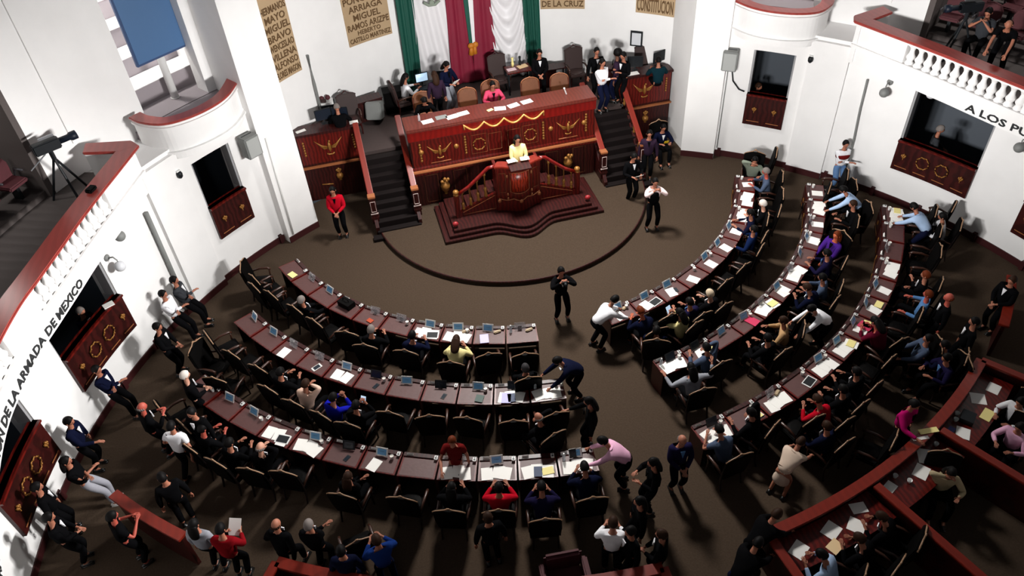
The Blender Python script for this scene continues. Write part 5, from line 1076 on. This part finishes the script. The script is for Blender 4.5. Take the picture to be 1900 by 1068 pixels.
def person(x, y, zf, face, pose, kind, top, bot, hair, hk, skin, label, s):
    pz, py, lean, pitch, hl, hr, fl, fr = POSES[pose]; A = rad(lean); sit = pz < .7
    rot = Matrix.Rotation(-A, 3, 'X')
    pel = Vector((0, py, pz)); up = rot @ Vector((0, 0, 1)); fw = rot @ Vector((0, 1, 0))
    f = 1.0 if kind != 'dress' else .94
    spine = pel+up*.16; chest = pel+up*.34; nb = pel+up*.47; 
    B = rad(lean*.45+pitch*.4); hd = Vector((0, py+.50*sin(A)+.20*sin(B)+.015, pz+.50*cos(A)+.20*cos(B)))
    HP = rad(lean*.5+pitch); R3 = Matrix.Rotation(-HP, 3, 'X')
    sh = [nb+Vector((q*.175, 0, 0))-up*.035 for q in (-1, 1)]
    hip = [pel+Vector((q*.095, 0, -.03)) for q in (-1, 1)]
    arms, legs = [], []
    for q, tgt in ((0, hl), (1, hr)):
        e, w = ik(sh[q], Vector(tgt), .29, .265, Vector(((-1, 1)[q]*.7, -.5, -.7)))
        arms.append((e, w))
    for q, ft in ((0, fl), (1, fr)):
        an = Vector((ft[0], ft[1], .09)); k, a2 = ik(hip[q], an, .44, .43, Vector((0, 1, .5)) if not sit else Vector(((-1, 1)[q]*.15, .6, 1)))
        legs.append((k, a2))
    # body
    S_ = Sk(); r0 = S_.add(pel, (.10, .08)); sp = S_.add(spine, (.09, .07), r0); c = S_.add(chest, (.09, .075), sp); n1 = S_.add(nb, (.065, .06), c)
    n2 = S_.add(nb+(hd-nb)*.5, .052, n1); S_.add(nb+(hd-nb)*.85, .05, n2)
    for q in (0, 1):
        e, w = arms[q]; a = S_.add(sh[q], .038, c); a = S_.add(sh[q]*.5+e*.5, .038, a); a = S_.add(e, .038, a); a = S_.add(e*.45+w*.55, .034, a); a = S_.add(w, (.024, .024), a)
        d = (w-e).normalized(); side = d.cross(Vector((0, 0, 1))); side = side.normalized() if side.length > .1 else Vector((1, 0, 0)); dn = d.cross(side); dn = -dn if dn.z > 0 else dn
        palm = w+d*.055; p_ = S_.add(palm, (.032, .018), a)
        inn = side*(-1 if (side.x > 0) == (q == 1) else 1)
        for k, (off, ln) in enumerate(((.027, .062), (.009, .07), (-.009, .066), (-.027, .052))):
            b1 = palm+d*.04+inn*off; b2 = b1+d*ln*.55+dn*.010; b3 = b2+d*ln*.4+dn*.024
            i1 = S_.add(b1, .0095, p_); i2 = S_.add(b2, .0085, i1); S_.add(b3, .0075, i2)
        t1 = w+d*.03+inn*.034; i1 = S_.add(t1, .011, p_); i2 = S_.add(t1+d*.03+inn*.016+dn*.008, .0095, i1); S_.add(t1+d*.052+inn*.016+dn*.02, .008, i2)
        k, an = legs[q]; a = S_.add(hip[q], .065, r0); a = S_.add(hip[q]*.5+k*.5, .062, a); a = S_.add(k, .05, a); a = S_.add(k*.6+an*.4, .05, a); a = S_.add(an, .036, a); S_.add(an+Vector((0, .13, -.055)), (.04, .025), a)
    o = S_.obj('person', None, 1); HEADS[o.name] = (hd, R3, skin)
    tag(o, label, 'person')
    o.location = (x, y, zf); o.rotation_euler.z = rad(face); o.scale = (s*f*1.07, s*f*1.07, s*f)
    ch = []
    # top garment
    long_ = kind in ('suit', 'shirt', 'vest'); g = Sk(); th = .018 if kind == 'suit' else .012
    hem = pel-up*(.10 if kind == 'suit' and not sit else .05)
    r0 = g.add(hem, (.165+th, .135+th)); w_ = g.add(spine, (.142+th, .115+th), r0); c = g.add(chest, (.155+th, .125+th), w_); n1 = g.add(nb-up*.01, (.088, .08), c)
    for q in (0, 1):
        e, w = arms[q]; a = g.add(sh[q], .072+th*.6, c)
        if kind in ('tee', 'dress'): g.add(sh[q]*.35+e*.65, .056+th*.5, a)
        else: a = g.add(sh[q]*.5+e*.5, .06+th*.6, a); a = g.add(e, .052+th*.5, a); a = g.add(e*.4+w*.6, .040+th*.4, a); g.add(e*.06+w*.94, .032+th*.3, a)
    nm = {'suit': 'jacket', 'shirt': 'shirt', 'tee': 't_shirt', 'vest': 'shirt', 'dress': 'dress_top'}[kind]
    j = j0 = g.obj(nm, cmat(top if kind != 'vest' else 'shell'), 1); j.parent = o
    if kind == 'vest':
        g = Sk(); r0 = g.add(hem, (.195, .165)); w_ = g.add(spine, (.17, .14), r0); c = g.add(chest, (.185, .152), w_); g.add(nb-up*.05, (.11, .11), c); j = g.obj('waistcoat', cmat('black'), 1); j.parent = o
    # lower garment
    g = Sk(); r0 = g.add(pel-up*.02, (.135, .108)); g.add(pel+up*.07, (.12, .095), r0)
    if kind == 'dress' and not sit:
        a = g.add(pel-Vector((0, -.02, .25)), (.19, .15), r0); g.add(pel-Vector((0, -.02, .42)), (.20, .16), a); nm = 'skirt'
    else:
        nm = 'trousers'
        for q in (0, 1):
            k, an = legs[q]; a = g.add(hip[q], .098, r0); a = g.add(hip[q]*.5+k*.5, .088, a); a = g.add(k, .072, a); a = g.add(k*.5+an*.5, .066, a); g.add(an+Vector((0, 0, .02)), .056, a)
    j = g.obj(nm, cmat(bot), 2); j.parent = o
    # shoes
    for q in (0, 1):
        mb = MB(); k, an = legs[q]; T = Matrix.Translation(an+Vector((0, .04, -.045)))
        mb.ball((0, 0, 0), (.045, .13, .045), 10, 6, T); mb.box(-.042, .042, -.11, .12, -.045, -.02, T)
        mb.build('shoe', mat('black_shoe', (10, 9, 9), .35) if bot != 'lightgrey' else WPLAST, o, smooth=True)
    if hk != 'none':
        mb = MB(); hair_mesh(mb, hd, R3, hk); mb.build('hair', hmat(hair), o, smooth=True)
    if kind == 'suit':      # shirt front and tie between the lapels
        mb = MB(); bsx = chest+up*.02; T = Matrix.Translation(chest+fw*.148+up*.04) @ rot.to_4x4()
        mb.add([T @ Vector(v) for v in ((-.045, -.012, .09), (.045, -.012, .09), (0, .008, -.09), (-.045, -.03, .09), (.045, -.03, .09), (0, -.02, -.09))], [(0, 1, 2), (5, 4, 3), (0, 3, 4, 1), (1, 4, 5, 2), (2, 5, 3, 0)])
        mb.build('shirt_front', cmat('white' if top in ('navy', 'black', 'darkgrey', 'royal') and hk != 'long' else ('skyblue' if top == 'indigo' else 'black')), j0)
    if top == 'white' and kind == 'stripes': pass
    return o
for P_ in PEOPLE:
    x, y, zf, face, pose, kind, top, bot, hair, hk, skin, label, s = P_
    striped = kind == 'stripes'
    o = person(x, y, zf, face, pose, 'shirt' if striped else kind, top, bot, hair, hk, skin, label, s)
    if striped: STR = o
bpy.context.view_layer.update()
dg = bpy.context.evaluated_depsgraph_get()
done = []
for o, m in PEND: done.append((o, m, bpy.data.meshes.new_from_object(o.evaluated_get(dg))))
for o, m, me in done:
    o.modifiers.clear(); o.data = me; me.materials.clear()
    if m is not None: me.materials.append(m); me.polygons.foreach_set('material_index', [0]*len(me.polygons))
    else:
        hd, R3, sk = HEADS[o.name]; mb = MB(); head_mesh(mb, hd, R3)
        n0 = len(me.polygons); me.polygons.foreach_set('material_index', [0]*n0)
        hm = bpy.data.meshes.new('h'); hm.from_pydata(mb.v, [], mb.f); hm.polygons.foreach_set('material_index', mb.mi)
        bm = bmesh.new(); bm.from_mesh(me); bm.from_mesh(hm); bm.to_mesh(me); bm.free(); bpy.data.meshes.remove(hm)
        for q in (smat(sk), EYE, LIP): me.materials.append(q)
    me.polygons.foreach_set('use_smooth', [True]*len(me.polygons))
# maroon band across the striped top
mb = MB(); mb.lathe([(.178, 0), (.184, .03), (.184, .07), (.178, .1)], (0, 0, 1.2), 16); mb.v = [(v[0]*1.05, v[1]*.86, v[2]) for v in mb.v]; mb.build('maroon_stripe', cmat('maroon'), STR, smooth=True)
# things in people's hands
def held(x, y, z, w, h, rz, tilt, m, label, cat='paper', name='held_paper'):
    mb = MB(); mb.box(-w/2, w/2, -h/2, h/2, -.003, .003, Matrix.Rotation(rad(tilt), 4, 'X')); tag(mb.build(name, m, loc=(x, y, z), rz=rad(rz)), label, cat)
def front(lbl, d, z, side=0):
    p = [q for q in PEOPLE if lbl in q[11]][0]; r = rad(p[3]); return (p[0]-sin(r)*d+cos(r)*side, p[1]+cos(r)*d+sin(r)*side, p[2]+z, p[3])
for lbl, d, z, w, h, tilt, m, l, c, n, sd in (
        ('reading a bright white sheet', .42, 1.14, .24, .32, 40, PAPER, 'bright white sheet held by the person in dark red', 'paper', 'held_paper', 0),
        ('holding white pages at the foot', .42, 1.14, .22, .3, 40, PAPER, 'white pages held at the foot of the right stairs', 'paper', 'held_paper', 0),
        ('holding something yellow', .5, .9, .14, .14, 60, mat('bright_yellow', (226, 190, 30), .6), 'yellow packet held by the person in navy in the corner', 'packet', 'packet', 0),
        ('holding a white page on the dais', .42, 1.14, .24, .24, 50, PAPER, 'white page held on the dais', 'paper', 'held_paper', 0),
        ('holding a blue lit phone', .44, 1.08, .14, .2, 60, SCREENW, 'lit tablet held by the cream blouse', 'phone', 'phone', 0),
        ('bright white phone', .42, 1.07, .12, .14, 60, SCREENW, 'bright lit phone held up in the left second row', 'phone', 'phone', 0)):
    X, Y, Z, rz = front(lbl, d, z, sd); held(X, Y, Z, w, h, rz, tilt, m, l, c, n)
X, Y, Z, rz = front('aiming a camera', .36, 1.54)
t = thing('photo_camera', 'black camera held up in the middle of the carpet', 'camera', (X, Y, Z), rad(rz)); MB().box(-.07, .07, -.04, .03, -.05, .05).build('body', DPLAST, t, bevel=.01); MB().lathe([(.035, 0), (.04, .12)], (0, 0, 0), 12, Matrix.Rotation(rad(-90), 4, 'X')).build('lens', DPLAST, t, smooth=True)
print('objects', len(bpy.data.objects))
